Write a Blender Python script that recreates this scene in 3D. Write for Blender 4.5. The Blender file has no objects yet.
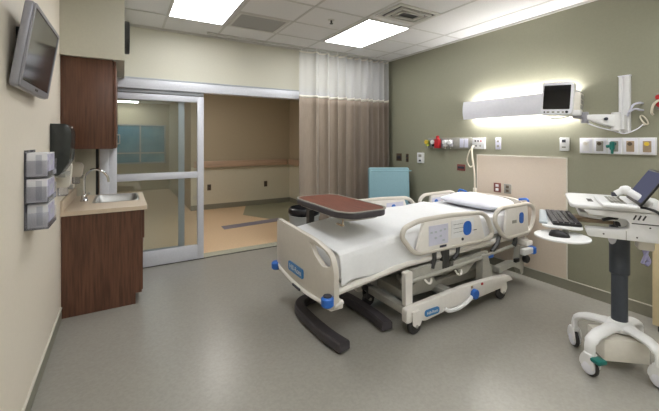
import bpy, bmesh, math, random
from mathutils import Vector, Matrix, noise
random.seed(7)
SC = bpy.context.scene
COL = SC.collection
PI = math.pi

# ------------------------------------------------------------------ materials
def lin(c):
    out = []
    for v in c[:3]:
        v /= 255.0
        out.append(v / 12.92 if v <= 0.04045 else ((v + 0.055) / 1.055) ** 2.4)
    return tuple(out) + (1.0,)

def new_mat(name):
    m = bpy.data.materials.new(name)
    m.use_nodes = True
    nt = m.node_tree
    nt.nodes.clear()
    out = nt.nodes.new('ShaderNodeOutputMaterial')
    return m, nt, out

def pmat(name, rgb, rough=0.5, metal=0.0, var=0.06, scale=30.0, bump=0.0, stretch=None, spec=0.5,
         rgb2=None, detail=3.0, coat=0.0, sheen=0.0, ramp=None):
    m, nt, out = new_mat(name)
    b = nt.nodes.new('ShaderNodeBsdfPrincipled')
    nt.links.new(b.outputs[0], out.inputs[0])
    b.inputs['Roughness'].default_value = rough
    b.inputs['Metallic'].default_value = metal
    b.inputs['Specular IOR Level'].default_value = spec
    if coat: b.inputs['Coat Weight'].default_value = coat
    if sheen: b.inputs['Sheen Weight'].default_value = sheen
    tc = nt.nodes.new('ShaderNodeTexCoord')
    mp = nt.nodes.new('ShaderNodeMapping')
    nt.links.new(tc.outputs['Object'], mp.inputs[0])
    if stretch: mp.inputs['Scale'].default_value = stretch
    n = nt.nodes.new('ShaderNodeTexNoise')
    n.inputs['Scale'].default_value = scale
    n.inputs['Detail'].default_value = detail
    nt.links.new(mp.outputs[0], n.inputs['Vector'])
    r = nt.nodes.new('ShaderNodeValToRGB')
    c = lin(rgb)
    if rgb2: c0, c1 = c, lin(rgb2)
    else:
        c0 = tuple(min(1, v * (1 - var)) for v in c[:3]) + (1,)
        c1 = tuple(min(1, v * (1 + var)) for v in c[:3]) + (1,)
    lo, hi = ramp or (0.35, 0.65)
    r.color_ramp.elements[0].position = lo; r.color_ramp.elements[0].color = c0
    r.color_ramp.elements[1].position = hi; r.color_ramp.elements[1].color = c1
    nt.links.new(n.outputs[0], r.inputs[0])
    nt.links.new(r.outputs[0], b.inputs['Base Color'])
    if bump:
        bp = nt.nodes.new('ShaderNodeBump')
        bp.inputs['Strength'].default_value = bump
        bp.inputs['Distance'].default_value = 0.01
        nt.links.new(n.outputs[0], bp.inputs['Height'])
        nt.links.new(bp.outputs[0], b.inputs['Normal'])
    return m

def emat(name, rgb, strength):
    m, nt, out = new_mat(name)
    e = nt.nodes.new('ShaderNodeEmission')
    e.inputs[0].default_value = lin(rgb)
    e.inputs[1].default_value = strength
    nt.links.new(e.outputs[0], out.inputs[0])
    return m

def glass_mat(name, tint=(235, 242, 240), refl=0.05, dif=0.0, dcol=(220, 225, 225)):
    m, nt, out = new_mat(name)
    t = nt.nodes.new('ShaderNodeBsdfTransparent'); t.inputs[0].default_value = lin(tint)
    g = nt.nodes.new('ShaderNodeBsdfGlossy'); g.inputs['Roughness'].default_value = 0.03
    fr = nt.nodes.new('ShaderNodeFresnel'); fr.inputs[0].default_value = 1.45
    ad = nt.nodes.new('ShaderNodeMath'); ad.operation = 'ADD'; ad.inputs[1].default_value = refl
    nt.links.new(fr.outputs[0], ad.inputs[0])
    mx = nt.nodes.new('ShaderNodeMixShader')
    nt.links.new(ad.outputs[0], mx.inputs[0])
    nt.links.new(t.outputs[0], mx.inputs[1]); nt.links.new(g.outputs[0], mx.inputs[2])
    last = mx
    if dif > 0:
        d = nt.nodes.new('ShaderNodeBsdfDiffuse'); d.inputs[0].default_value = lin(dcol)
        m2 = nt.nodes.new('ShaderNodeMixShader'); m2.inputs[0].default_value = dif
        nt.links.new(mx.outputs[0], m2.inputs[1]); nt.links.new(d.outputs[0], m2.inputs[2])
        last = m2
    nt.links.new(last.outputs[0], out.inputs[0])
    return m

def sheer_mat(name, rgb, opacity, hscale=160.0):
    m, nt, out = new_mat(name)
    t = nt.nodes.new('ShaderNodeBsdfTransparent')
    d = nt.nodes.new('ShaderNodeBsdfDiffuse'); d.inputs[0].default_value = lin(rgb)
    tl = nt.nodes.new('ShaderNodeBsdfTranslucent'); tl.inputs[0].default_value = lin(rgb)
    a = nt.nodes.new('ShaderNodeMixShader'); a.inputs[0].default_value = 0.4
    nt.links.new(d.outputs[0], a.inputs[1]); nt.links.new(tl.outputs[0], a.inputs[2])
    tc = nt.nodes.new('ShaderNodeTexCoord')
    n = nt.nodes.new('ShaderNodeTexNoise'); n.inputs['Scale'].default_value = hscale
    nt.links.new(tc.outputs['Object'], n.inputs['Vector'])
    mr = nt.nodes.new('ShaderNodeMapRange')
    mr.inputs['To Min'].default_value = opacity - 0.08; mr.inputs['To Max'].default_value = opacity + 0.08
    nt.links.new(n.outputs[0], mr.inputs[0])
    mx = nt.nodes.new('ShaderNodeMixShader')
    nt.links.new(mr.outputs[0], mx.inputs[0])
    nt.links.new(t.outputs[0], mx.inputs[1]); nt.links.new(a.outputs[0], mx.inputs[2])
    nt.links.new(mx.outputs[0], out.inputs[0])
    return m

M = {}
M['olive']   = pmat('olive_paint', (142, 141, 122), 0.55, var=0.02, scale=60, bump=0.02)
M['cream']   = pmat('cream_paint', (204, 201, 186), 0.55, var=0.015, scale=60, bump=0.02)
M['cream_left'] = pmat('pale_cream_paint', (236, 227, 212), 0.5, var=0.012, scale=60, bump=0.02)
M['corridor'] = pmat('corridor_tan_paint', (184, 172, 148), 0.6, var=0.015, scale=50, bump=0.02)
M['corridor_low'] = pmat('corridor_pale_paint', (216, 211, 192), 0.6, var=0.015, scale=50)  # wall tan made paler, brighter light put into the colour
M['panel']   = pmat('cream_wall_panel', (214, 200, 184), 0.4, var=0.02, scale=80)
M['floor']   = pmat('grey_sheet_vinyl', (150, 147, 139), 0.28, var=0.06, scale=55, detail=6, spec=0.5, bump=0.006)
M['cfloor']  = pmat('tan_sheet_vinyl', (226, 196, 160), 0.3, var=0.05, scale=40, detail=5)
M['cfloor_g'] = pmat('grey_green_vinyl', (150, 150, 125), 0.3, var=0.05, scale=40, detail=5)
M['cfloor_b'] = pmat('slate_blue_vinyl', (128, 124, 142), 0.3, var=0.05, scale=40)
M['cfloor_p'] = pmat('pale_threshold_vinyl', (176, 176, 160), 0.25, var=0.05, scale=40)
M['base']    = pmat('grey_rubber_base', (138, 136, 122), 0.5, var=0.03)
M['basetop'] = pmat('pale_base_edge', (205, 202, 190), 0.4, var=0.02)
M['tile']    = pmat('ceiling_tile', (228, 227, 226), 0.85, var=0.05, scale=140, detail=6, bump=0.15)
M['grid']    = pmat('ceiling_grid_white', (204, 202, 198), 0.5, var=0.02)
M['wood']    = pmat('walnut_laminate', (80, 51, 38), 0.38, scale=7, stretch=(9, 9, 0.5), rgb2=(118, 79, 59), detail=6, ramp=(0.3, 0.75))
M['woodrail'] = pmat('maple_rail', (192, 166, 144), 0.4, scale=6, stretch=(0.5, 6, 9), var=0.1)
M['tablewood'] = pmat('cherry_laminate', (98, 48, 34), 0.35, scale=8, stretch=(8, 0.6, 1), rgb2=(124, 66, 48), detail=5)
M['counter'] = pmat('beige_solid_surface', (214, 196, 174), 0.35, var=0.07, scale=220, detail=4)
M['steel']   = pmat('brushed_steel', (190, 190, 188), 0.28, metal=0.9, var=0.05, scale=90)
M['chrome']  = pmat('chrome', (215, 215, 218), 0.1, metal=1.0, var=0.02)
M['alu']     = pmat('satin_aluminium', (214, 216, 224), 0.42, metal=0.15, var=0.03, scale=50)
M['alu2']    = pmat('dull_aluminium', (170, 175, 182), 0.4, metal=0.5, var=0.03, scale=50)
M['white']   = pmat('white_plastic', (226, 226, 226), 0.4, var=0.02)
M['white2']  = pmat('warm_white_plastic', (224, 219, 208), 0.4, var=0.02)
M['bedgrey'] = pmat('bed_taupe_plastic', (206, 200, 190), 0.42, var=0.02)
M['bedlight'] = pmat('bed_pale_plastic', (226, 222, 216), 0.42, var=0.02)
M['metalgrey'] = pmat('grey_painted_steel', (176, 174, 166), 0.4, metal=0.1, var=0.04)
M['darkmetal'] = pmat('dark_grey_steel', (70, 70, 70), 0.4, metal=0.4, var=0.06)
M['black']   = pmat('black_plastic', (22, 22, 24), 0.4, var=0.1)
M['rubber']  = pmat('dark_rubber', (52, 50, 50), 0.6, var=0.08)
M['tablebase'] = pmat('charcoal_coated_steel', (66, 62, 66), 0.5, var=0.06)
M['slate']   = pmat('slate_column_coating', (62, 67, 76), 0.4, var=0.05)
M['screen']  = pmat('black_screen_glass', (16, 17, 20), 0.06, var=0.1, spec=0.6)
M['tvscreen'] = pmat('television_glass', (30, 31, 34), 0.12, var=0.05, spec=0.8)
M['silver']  = pmat('silver_plastic', (150, 150, 158), 0.35, metal=0.3, var=0.03)
M['blue']    = pmat('bright_blue_plastic', (42, 102, 190), 0.4, var=0.04)
M['badge']   = pmat('badge_blue', (62, 126, 182), 0.4, var=0.03)
M['lilac']   = pmat('pale_lilac_label', (204, 204, 220), 0.5, var=0.02)
M['ink']     = pmat('dark_ink', (48, 50, 62), 0.5, var=0.05)
M['teal']    = pmat('teal_vinyl', (124, 160, 170), 0.45, var=0.03, scale=60, bump=0.03)
M['tealdark'] = pmat('teal_green_plastic', (20, 104, 96), 0.4, var=0.05)
M['sheet']   = pmat('white_bed_linen', (231, 232, 234), 0.85, var=0.015, scale=40, bump=0.05, sheen=0.2)
M['pillow']  = pmat('pale_lavender_pillowcase', (226, 227, 238), 0.85, var=0.015, scale=30, bump=0.05, sheen=0.2)
M['curtain'] = pmat('taupe_curtain_fabric', (152, 138, 124), 0.85, var=0.06, scale=14, stretch=(6, 6, 0.6), sheen=0.15)
M['mesh']    = sheer_mat('white_curtain_mesh', (246, 246, 248), 0.5)
M['glass']   = glass_mat('door_glass', (246, 250, 250), 0.03)
M['acrylic'] = glass_mat('clear_acrylic', (246, 247, 250), 0.03, 0.10, (215, 215, 230))
M['smoke']   = pmat('smoky_grey_plastic', (48, 52, 52), 0.2, var=0.05)
M['carton']  = pmat('white_carton', (226, 226, 230), 0.6, var=0.02)
M['cartonlilac'] = pmat('lilac_printed_carton', (164, 160, 190), 0.5, scale=40, rgb2=(205, 203, 220))
M['cartongrey'] = pmat('grey_printed_carton', (190, 192, 202), 0.5, var=0.05)
M['red']     = pmat('red_plastic', (176, 36, 42), 0.4, var=0.05)
M['redplate'] = pmat('dull_red_plate', (122, 66, 60), 0.4, var=0.05)
M['yellow']  = pmat('yellow_plastic', (222, 190, 60), 0.4, var=0.05)
M['lime']    = pmat('yellow_green_plastic', (160, 170, 70), 0.4, var=0.05)
M['brownplate'] = pmat('brown_plate', (84, 70, 54), 0.4, var=0.05)
M['greyplate'] = pmat('grey_plate', (150, 148, 140), 0.4, var=0.05)
M['tanplate'] = pmat('tan_plate', (160, 140, 116), 0.4, var=0.05)
M['fixture'] = pmat('lamp_housing_silver', (228, 228, 236), 0.45, metal=0.0, var=0.02)
M['vent']    = pmat('perforated_grille', (128, 127, 124), 0.5, scale=260, rgb2=(186, 184, 180), detail=1, ramp=(0.45, 0.55))
M['ventwhite'] = pmat('diffuser_white', (210, 208, 202), 0.5, var=0.02)
M['ventdark'] = pmat('duct_dark', (70, 70, 70), 0.7, var=0.05)
M['lamp']    = emat('lit_lamp_diffuser', (250, 251, 251), 13.4)
M['wlamp']   = emat('lit_wall_lamp_lens', (255, 252, 250), 85.0)
M['corrlamp'] = emat('corridor_lamp_diffuser', (250, 246, 240), 15.0)
M['tealglass'] = pmat('teal_window_film', (40, 112, 146), 0.25, scale=3, rgb2=(84, 146, 170), detail=4)
M['binbody'] = pmat('grey_bin_plastic', (168, 170, 170), 0.45, var=0.03)
M['liner']   = pmat('black_bin_liner', (26, 26, 30), 0.3, var=0.1, scale=30, bump=0.3)
M['hose']    = pmat('pale_hose', (218, 210, 192), 0.4, var=0.03)
M['lavender'] = pmat('lavender_cable', (168, 166, 206), 0.45, var=0.05)
M['creamcab'] = pmat('cream_cabinet_laminate', (216, 198, 160), 0.45, var=0.02)
M['laptopscreen'] = emat('laptop_display', (92, 94, 114), 0.9)
M['key']     = pmat('dark_grey_keycap', (62, 60, 64), 0.5, var=0.06)
M['keyback'] = pmat('pale_key_gap', (150, 146, 146), 0.5, var=0.03)
M['palm']    = pmat('blue_grey_gel', (176, 184, 190), 0.5, var=0.03)

# ------------------------------------------------------------------ mesh helper
def rrect(x0, y0, x1, y1, r, n=5):
    pts = []
    for cx, cy, a in ((x1 - r, y1 - r, 0), (x0 + r, y1 - r, 90), (x0 + r, y0 + r, 180), (x1 - r, y0 + r, 270)):
        for i in range(n + 1):
            t = math.radians(a + 90 * i / n)
            pts.append((cx + r * math.cos(t), cy + r * math.sin(t)))
    return pts

def rpoly(pts, r, n=4):
    """round the corners of a polygon"""
    out = []
    N = len(pts)
    for i in range(N):
        p0, p, p1 = Vector(pts[i - 1]), Vector(pts[i]), Vector(pts[(i + 1) % N])
        rr = r[i] if isinstance(r, (list, tuple)) else r
        a = (p0 - p); b = (p1 - p)
        d = min(rr, a.length * 0.48, b.length * 0.48)
        s = p + a.normalized() * d; e = p + b.normalized() * d
        for k in range(n + 1):
            t = k / n
            q = s * (1 - t) ** 2 + p * 2 * t * (1 - t) + e * t ** 2
            out.append((q.x, q.y))
    return out

class MB:
    def __init__(self): self.bm = bmesh.new()
    def _merge(self, b, mat=None):
        if mat is not None: bmesh.ops.transform(b, matrix=mat, verts=b.verts)
        me = bpy.data.meshes.new('tmp'); b.to_mesh(me); b.free()
        self.bm.from_mesh(me); bpy.data.meshes.remove(me)
        return self
    def box(self, x0, x1, y0, y1, z0, z1, bev=0.0, seg=2, mat=None):
        b = bmesh.new()
        bmesh.ops.create_cube(b, size=1.0)
        S = Matrix.Diagonal((abs(x1 - x0), abs(y1 - y0), abs(z1 - z0), 1))
        bmesh.ops.transform(b, matrix=Matrix.Translation(((x0 + x1) / 2, (y0 + y1) / 2, (z0 + z1) / 2)) @ S, verts=b.verts)
        if bev > 0:
            bmesh.ops.bevel(b, geom=b.edges[:], offset=bev, segments=seg, profile=0.5, affect='EDGES', clamp_overlap=True)
        return self._merge(b, mat)
    def prism(self, poly, axis, a0, a1, holes=(), bev=0.0, seg=2, mat=None):
        b = bmesh.new()
        def P(u, v, a):
            return (a, u, v) if axis == 'x' else (u, a, v) if axis == 'y' else (u, v, a)
        edges = []
        for loop in [poly] + list(holes):
            vs = [b.verts.new(P(u, v, a0)) for u, v in loop]
            for i in range(len(vs)): edges.append(b.edges.new((vs[i - 1], vs[i])))
        if holes:
            bmesh.ops.triangle_fill(b, use_beauty=True, use_dissolve=False, edges=edges)
        else:
            b.faces.new(b.verts[:])
        rim = list(edges)
        ext = bmesh.ops.extrude_face_region(b, geom=b.faces[:])
        nv = [g for g in ext['geom'] if isinstance(g, bmesh.types.BMVert)]
        d = a1 - a0
        bmesh.ops.translate(b, verts=nv, vec=(d, 0, 0) if axis == 'x' else (0, d, 0) if axis == 'y' else (0, 0, d))
        bmesh.ops.recalc_face_normals(b, faces=b.faces[:])
        if bev > 0:
            es = []
            for e in b.edges:
                if len(e.link_faces) == 2 and e.calc_face_angle(0) > 0.9: es.append(e)
            bmesh.ops.bevel(b, geom=es, offset=bev, segments=seg, profile=0.5, affect='EDGES', clamp_overlap=True)
        return self._merge(b, mat)
    def tube(self, pts, r, n=10, closed=False, mat=None, flat=1.0):
        pts = [Vector(p) for p in pts]
        b = bmesh.new()
        N = len(pts)
        rs = r if isinstance(r, (list, tuple)) else [r] * N
        def tan(i):
            if closed: return (pts[(i + 1) % N] - pts[i - 1]).normalized()
            if i == 0: return (pts[1] - pts[0]).normalized()
            if i == N - 1: return (pts[-1] - pts[-2]).normalized()
            return ((pts[i + 1] - pts[i]).normalized() + (pts[i] - pts[i - 1]).normalized()).normalized()
        t = tan(0)
        up = Vector((0, 0, 1)) if abs(t.z) < 0.9 else Vector((1, 0, 0))
        nrm = (up - t * up.dot(t)).normalized()
        rings = []
        for i in range(N):
            t = tan(i)
            nrm = (nrm - t * nrm.dot(t)).normalized()
            bn = t.cross(nrm)
            rings.append([b.verts.new(pts[i] + (nrm * math.cos(2 * PI * k / n) * flat + bn * math.sin(2 * PI * k / n)) * rs[i]) for k in range(n)])
        for i in range(N if closed else N - 1):
            A, B = rings[i], rings[(i + 1) % N]
            off = 0
            if closed and i == N - 1:
                best = 1e9
                for o in range(n):
                    dd = (A[0].co - B[o].co).length
                    if dd < best: best, off = dd, o
            for k in range(n):
                b.faces.new((A[k], A[(k + 1) % n], B[(k + 1 + off) % n], B[(k + off) % n]))
        if not closed:
            b.faces.new(rings[0][::-1]); b.faces.new(rings[-1])
        bmesh.ops.recalc_face_normals(b, faces=b.faces[:])
        return self._merge(b, mat)
    def cyl(self, p0, p1, r0, r1=None, n=20, bev=0.0):
        r1 = r0 if r1 is None else r1
        p0, p1 = Vector(p0), Vector(p1)
        L = (p1 - p0).length
        prof = [(0, 0), (r0, 0), (r1, L), (0, L)]
        if bev: prof = [(0, 0), (r0 - bev, 0), (r0, bev), (r1, L - bev), (r1 - bev, L), (0, L)]
        q = (p1 - p0).normalized().to_track_quat('Z', 'Y').to_matrix().to_4x4()
        return self.lathe(prof, Matrix.Translation(p0) @ q, n)
    def lathe(self, prof, mat=None, n=24):
        b = bmesh.new()
        rings = []
        for r, z in prof:
            if r < 1e-6: rings.append([b.verts.new((0, 0, z))])
            else: rings.append([b.verts.new((r * math.cos(2 * PI * k / n), r * math.sin(2 * PI * k / n), z)) for k in range(n)])
        for A, B in zip(rings[:-1], rings[1:]):
            for k in range(n):
                k2 = (k + 1) % n
                if len(A) == 1 and len(B) == 1: continue
                if len(A) == 1: b.faces.new((A[0], B[k], B[k2]))
                elif len(B) == 1: b.faces.new((A[k], A[k2], B[0]))
                else: b.faces.new((A[k], A[k2], B[k2], B[k]))
        bmesh.ops.recalc_face_normals(b, faces=b.faces[:])
        return self._merge(b, mat)
    def grid(self, fn, nu, nv, mat=None, closed_u=False):
        b = bmesh.new()
        vs = [[b.verts.new(fn(i / nu, j / nv)) for j in range(nv + 1)] for i in range(nu if closed_u else nu + 1)]
        for i in range(nu):
            for j in range(nv):
                A = vs[i]; B = vs[(i + 1) % len(vs)]
                b.faces.new((A[j], B[j], B[j + 1], A[j + 1]))
        return self._merge(b, mat)
    def build(self, name, mat, parent=None, local=False, angle=35, solid=0.0, sub=0, origin=None):
        bm = self.bm
        me = bpy.data.meshes.new(name)
        o = bpy.data.objects.new(name, me)
        if parent is not None:
            o.parent = parent
            if not local:
                W = Matrix.Identity(4); p = parent
                while p: W = p.matrix_basis @ W; p = p.parent
                bmesh.ops.transform(bm, matrix=W.inverted(), verts=bm.verts)
        elif not local:
            xs = [v.co for v in bm.verts]
            c = Vector(((min(v.x for v in xs) + max(v.x for v in xs)) / 2, (min(v.y for v in xs) + max(v.y for v in xs)) / 2, min(v.z for v in xs)))
            if origin: c = Vector(origin)
            bmesh.ops.translate(bm, verts=bm.verts, vec=-c)
            o.location = c
        bm.to_mesh(me); bm.free()
        me.polygons.foreach_set('use_smooth', [True] * len(me.polygons))
        me.set_sharp_from_angle(angle=math.radians(angle))
        me.materials.append(M[mat])
        if solid:
            s = o.modifiers.new('thickness', 'SOLIDIFY'); s.thickness = solid; s.offset = 0
        if sub:
            s = o.modifiers.new('smooth', 'SUBSURF'); s.levels = sub; s.render_levels = sub
        COL.objects.link(o)
        return o

def tag(o, label=None, cat=None, group=None, kind=None):
    if label: o['label'] = label
    if cat: o['category'] = cat
    if group: o['group'] = group
    if kind: o['kind'] = kind
    return o

def thing(name, label, cat, loc=(0, 0, 0), rotz=0.0, group=None):
    o = bpy.data.objects.new(name, None)
    o.empty_display_size = 0.1
    COL.objects.link(o)
    o.location = loc; o.rotation_euler = (0, 0, rotz)
    return tag(o, label, cat, group)

def struct(o): return tag(o, kind='structure')

def text_mb(s, size, mat4):
    cu = bpy.data.curves.new('t', 'FONT'); cu.body = s; cu.size = size
    cu.align_x = 'CENTER'; cu.align_y = 'CENTER'; cu.extrude = 0.0006
    ob = bpy.data.objects.new('t', cu); COL.objects.link(ob)
    dg = bpy.context.evaluated_depsgraph_get()
    me = bpy.data.meshes.new_from_object(ob.evaluated_get(dg))
    m = MB(); m.bm.from_mesh(me)
    bmesh.ops.transform(m.bm, matrix=mat4, verts=m.bm.verts)
    bpy.data.objects.remove(ob); bpy.data.meshes.remove(me)
    return m

def smooth_path(pts, n=6):
    pts = [Vector(p) for p in pts]
    out = []
    for i in range(len(pts) - 1):
        p0 = pts[max(i - 1, 0)]; p1 = pts[i]; p2 = pts[i + 1]; p3 = pts[min(i + 2, len(pts) - 1)]
        for k in range(n):
            t = k / n
            out.append(0.5 * ((2 * p1) + (p2 - p0) * t + (2 * p0 - 5 * p1 + 4 * p2 - p3) * t * t + (3 * p1 - p0 - 3 * p2 + p3) * t ** 3))
    out.append(pts[-1])
    return out

# ------------------------------------------------------------------ room dimensions (metres)
XL, XR, YB, YF, ZC = -0.45, 3.86, 4.65, -2.6, 2.85
EYE = 1.5

# ------------------------------------------------------------------ setting
struct(MB().box(XL - .12, XR + .12, YF - .12, 4.69, -0.1, 0).build('floor', 'floor'))
struct(MB().box(XL - .12, XR + .12, YF - .12, YB + .1, ZC, ZC + .1).build('ceiling', 'tile'))
struct(MB().box(XL - .12, XL, YF - .12, 4.75, 0, ZC).build('wall_left', 'cream_left'))
struct(MB().box(XR, XR + .12, YF - .12, 4.75, 0, ZC).build('wall_right', 'olive'))
struct(MB().box(XL, XR, YF - .12, YF, 0, ZC).build('wall_front', 'cream'))
DX0, DX1 = -0.26, 2.80
wb = MB()
wb.box(XL, DX0, YB, YB + .1, 0, ZC).box(DX1, XR, YB, YB + .1, 0, ZC).box(DX0, DX1, YB, YB + .1, 2.12, ZC)
struct(wb.build('wall_back', 'cream'))
# soffit over the wall cabinet
struct(MB().box(XL, 0.012, 3.60, YB, 2.215, ZC).build('wall_soffit', 'cream'))
# ceiling grid bars
gb = MB()
k = -1
while True:
    x = 0.41 + 0.625 * k
    if x > XR: break
    if x > XL: gb.box(x - .012, x + .012, YF, YB, ZC - .004, ZC)
    k += 1
for k in range(-10, 3):
    y = 4.11 - 0.513 * k
    if YF < y < YB: gb.box(XL, XR, y - .012, y + .012, ZC - .004, ZC)
gb.box(XL, XR, YB - .02, YB, ZC - .02, ZC).box(XR - .02, XR, YF, YB, ZC - .02, ZC)
struct(gb.build('ceiling_grid', 'grid'))
# baseboards (each with a pale top edge)
b = struct(MB().box(XL, XL + .008, YF, 3.66, 0, .098).build('baseboard_left', 'base'))
MB().box(XL, XL + .011, YF, 3.66, .098, .106).build('top_edge', 'basetop', b)
b = struct(MB().box(XR - .008, XR, YF, YB, 0, .098).build('baseboard_right', 'base'))
MB().box(XR - .011, XR, YF, YB, .098, .106).build('top_edge', 'basetop', b)
b = struct(MB().box(2.86, XR - .012, YB - .008, YB, 0, .1).build('baseboard_back', 'base'))
# cream protection panel behind the bed head
p = struct(MB().box(XR - .010, XR, 1.815, 2.84, .107, 1.32).build('trim_1', 'panel'))
t = MB().box(XR - .013, XR, 1.805, 2.85, 1.32, 1.332).box(XR - .013, XR, 1.805, 1.815, .107, 1.32).box(XR - .013, XR, 2.84, 2.85, .107, 1.32)
t.build('panel_edge', 'white2', p)

# ------------------------------------------------------------------ corridor
CY, CX = 7.95, 3.55
struct(MB().box(-4, CX, 4.69, 12.1, -.1, 0).build('floor_corridor', 'cfloor'))
struct(MB().box(-.2, CX, 4.69, 4.86, 0, .002).build('floor_threshold', 'cfloor_p'))
struct(MB().prism([(2.62, 6.0), (CX, 6.0), (CX, CY), (2.45, CY), (2.1, 7.0)], 'z', 0, .002).build('floor_inlay', 'cfloor_g'))
struct(MB().prism([(1.48, 6.0), (2.62, 6.12), (2.62, 6.36), (1.48, 6.24)], 'z', .0005, .003).build('floor_stripe', 'cfloor_b'))
struct(MB().box(1.25, CX + .1, CY, CY + .1, 0, 2.75).build('wall_corridor_far', 'corridor'))
struct(MB().box(1.25, 1.35, CY + .1, 12, 0, 2.75).build('wall_corridor_return', 'corridor'))
struct(MB().box(-4, 1.35, 12, 12.1, 0, 2.75).build('wall_corridor_back', 'corridor'))
struct(MB().box(CX, CX + .1, 4.76, CY, 0, 2.75).build('wall_corridor_side', 'corridor'))
struct(MB().box(-4.1, -4, 4.69, 12.1, 0, 2.75).build('wall_corridor_end', 'corridor'))
struct(MB().box(-4, XL - .12, 4.65, 4.75, 0, 2.75).build('wall_corridor_near', 'corridor'))
struct(MB().box(1.25, CX - .004, CY - .004, CY, .11, .93).box(CX - .004, CX, 4.76, CY - .004, .11, .93).build('wall_corridor_wainscot', 'corridor_low'))  # thin paler skin painting the brighter light on the lower wall
struct(MB().box(-4, CX, 4.76, 12, 2.65, 2.75).build('ceiling_corridor', 'tile'))
bb = MB().box(1.25, CX - .01, CY - .01, CY, 0, .11).box(CX - .01, CX, 4.76, CY, 0, .11)
struct(bb.build('baseboard_corridor', 'base'))
# handrails
h = thing('handrail', 'long maple handrail on the far corridor wall', 'handrail', (2.4, CY, 0))
MB().box(1.3, CX - .09, CY - .075, CY - .04, .92, 1.06, bev=.012).build('rail', 'woodrail', h)
for x in (1.5, 2.3, 3.2): MB().box(x - .04, x + .04, CY - .042, CY, .95, 1.03).build('bracket', 'metalgrey', h)
h = thing('handrail', 'short maple handrail on the corridor side wall, by the curtain edge', 'handrail', (CX, 6.4, 0))
MB().box(CX - .075, CX - .04, 5.0, CY - .09, .92, 1.06, bev=.012).build('rail', 'woodrail', h)
for y in (5.4, 6.6, 7.6): MB().box(CX - .042, CX, y - .04, y + .04, .95, 1.03).build('bracket', 'metalgrey', h)
def wall_plate(name, label, cat, y=None, x=None, z=1.0, w=.08, hgt=.12, mat='white', holes='ink', nh=2, group=None, wall='R', hs=(.028, .028)):
    """cover plate on the right wall (x = XR) or the corridor wall (y = CY)"""
    if wall == 'R':
        o = thing(name, label, cat, (XR, y, z), 0, group)
        MB().box(XR - .009, XR, y - w / 2, y + w / 2, z - hgt / 2, z + hgt / 2, bev=.003).build('cover_plate', mat, o)
        for k in range(nh):
            zz = z + (k - (nh - 1) / 2) * hgt * .42
            MB().box(XR - .013, XR - .008, y - hs[0] / 2, y + hs[0] / 2, zz - hs[1] / 2, zz + hs[1] / 2, bev=.001).build('socket', holes, o)
    else:
        o = thing(name, label, cat, (x, CY, z), 0, group)
        MB().box(x - w / 2, x + w / 2, CY - .009, CY, z - hgt / 2, z + hgt / 2, bev=.003).build('cover_plate', mat, o)
        for k in range(nh):
            zz = z + (k - (nh - 1) / 2) * hgt * .42
            MB().box(x - hs[0] / 2, x + hs[0] / 2, CY - .013, CY - .008, zz - hs[1] / 2, zz + hs[1] / 2, bev=.001).build('socket', holes, o)
    return o
wall_plate('wall_outlet', 'dark outlet low on the corridor wall, nearer the glass door', 'outlet', x=1.63, z=.48, w=.08, hgt=.13, mat='brownplate', wall='C', group='corridor outlets')
wall_plate('wall_outlet', 'dark outlet low on the corridor wall, nearer the curtain', 'outlet', x=2.93, z=.48, w=.08, hgt=.13, mat='brownplate', wall='C', group='corridor outlets')
# teal window in the far corridor wall, seen through the door glass
WY = 12.0
w = struct(MB().box(-.22, 1.12, WY - .02, WY, .86, 1.96).build('window_1', 'tealglass'))
fr = MB()
for x in (-.26, .43, 1.1): fr.box(x, x + .04, WY - .04, WY, .84, 1.98)
for z in (.82, 1.12, 1.96): fr.box(-.28, 1.16, WY - .045, WY, z, z + .035)
fr.build('window_frame', 'alu2', w)
lt = thing('ceiling_light', 'bright linear corridor ceiling lamp seen through the door glass', 'ceiling light', (.05, 11.5, 2.65))
MB().box(-.30, .40, 11.3, 11.7, 2.625, 2.65, bev=.004).build('frame', 'grid', lt)
MB().box(-.28, .38, 11.32, 11.68, 2.612, 2.626, bev=.003).build('diffuser', 'corrlamp', lt)
lt = thing('ceiling_light', 'ceiling lamp over the far corridor floor, left of the door glass view', 'ceiling light', (-1.6, 9.5, 2.65))  # added lamp out of view, brightens the deep part of the corridor
MB().box(-1.95, -1.25, 9.35, 9.65, 2.635, 2.65).build('frame', 'grid', lt)
MB().box(-1.92, -1.28, 9.38, 9.62, 2.628, 2.636).build('diffuser', 'corrlamp', lt)
for i, cx in enumerate((-1.6, 1.4)):  # two added lamps out of view that light the corridor
    lt = thing('ceiling_light', ['square corridor ceiling light left of the door opening', 'square corridor ceiling light in front of the door opening'][i], 'ceiling light', (cx, 6.3, 2.65), 0, 'corridor ceiling lights')
    MB().prism(rrect(cx - .35, 5.95, cx + .35, 6.65, .005), 'z', 2.635, 2.65, holes=[rrect(cx - .31, 5.99, cx + .31, 6.61, .005)]).build('frame', 'grid', lt)
    MB().box(cx - .31, cx + .31, 5.99, 6.61, 2.638, 2.649).build('diffuser', 'corrlamp', lt)

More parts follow.
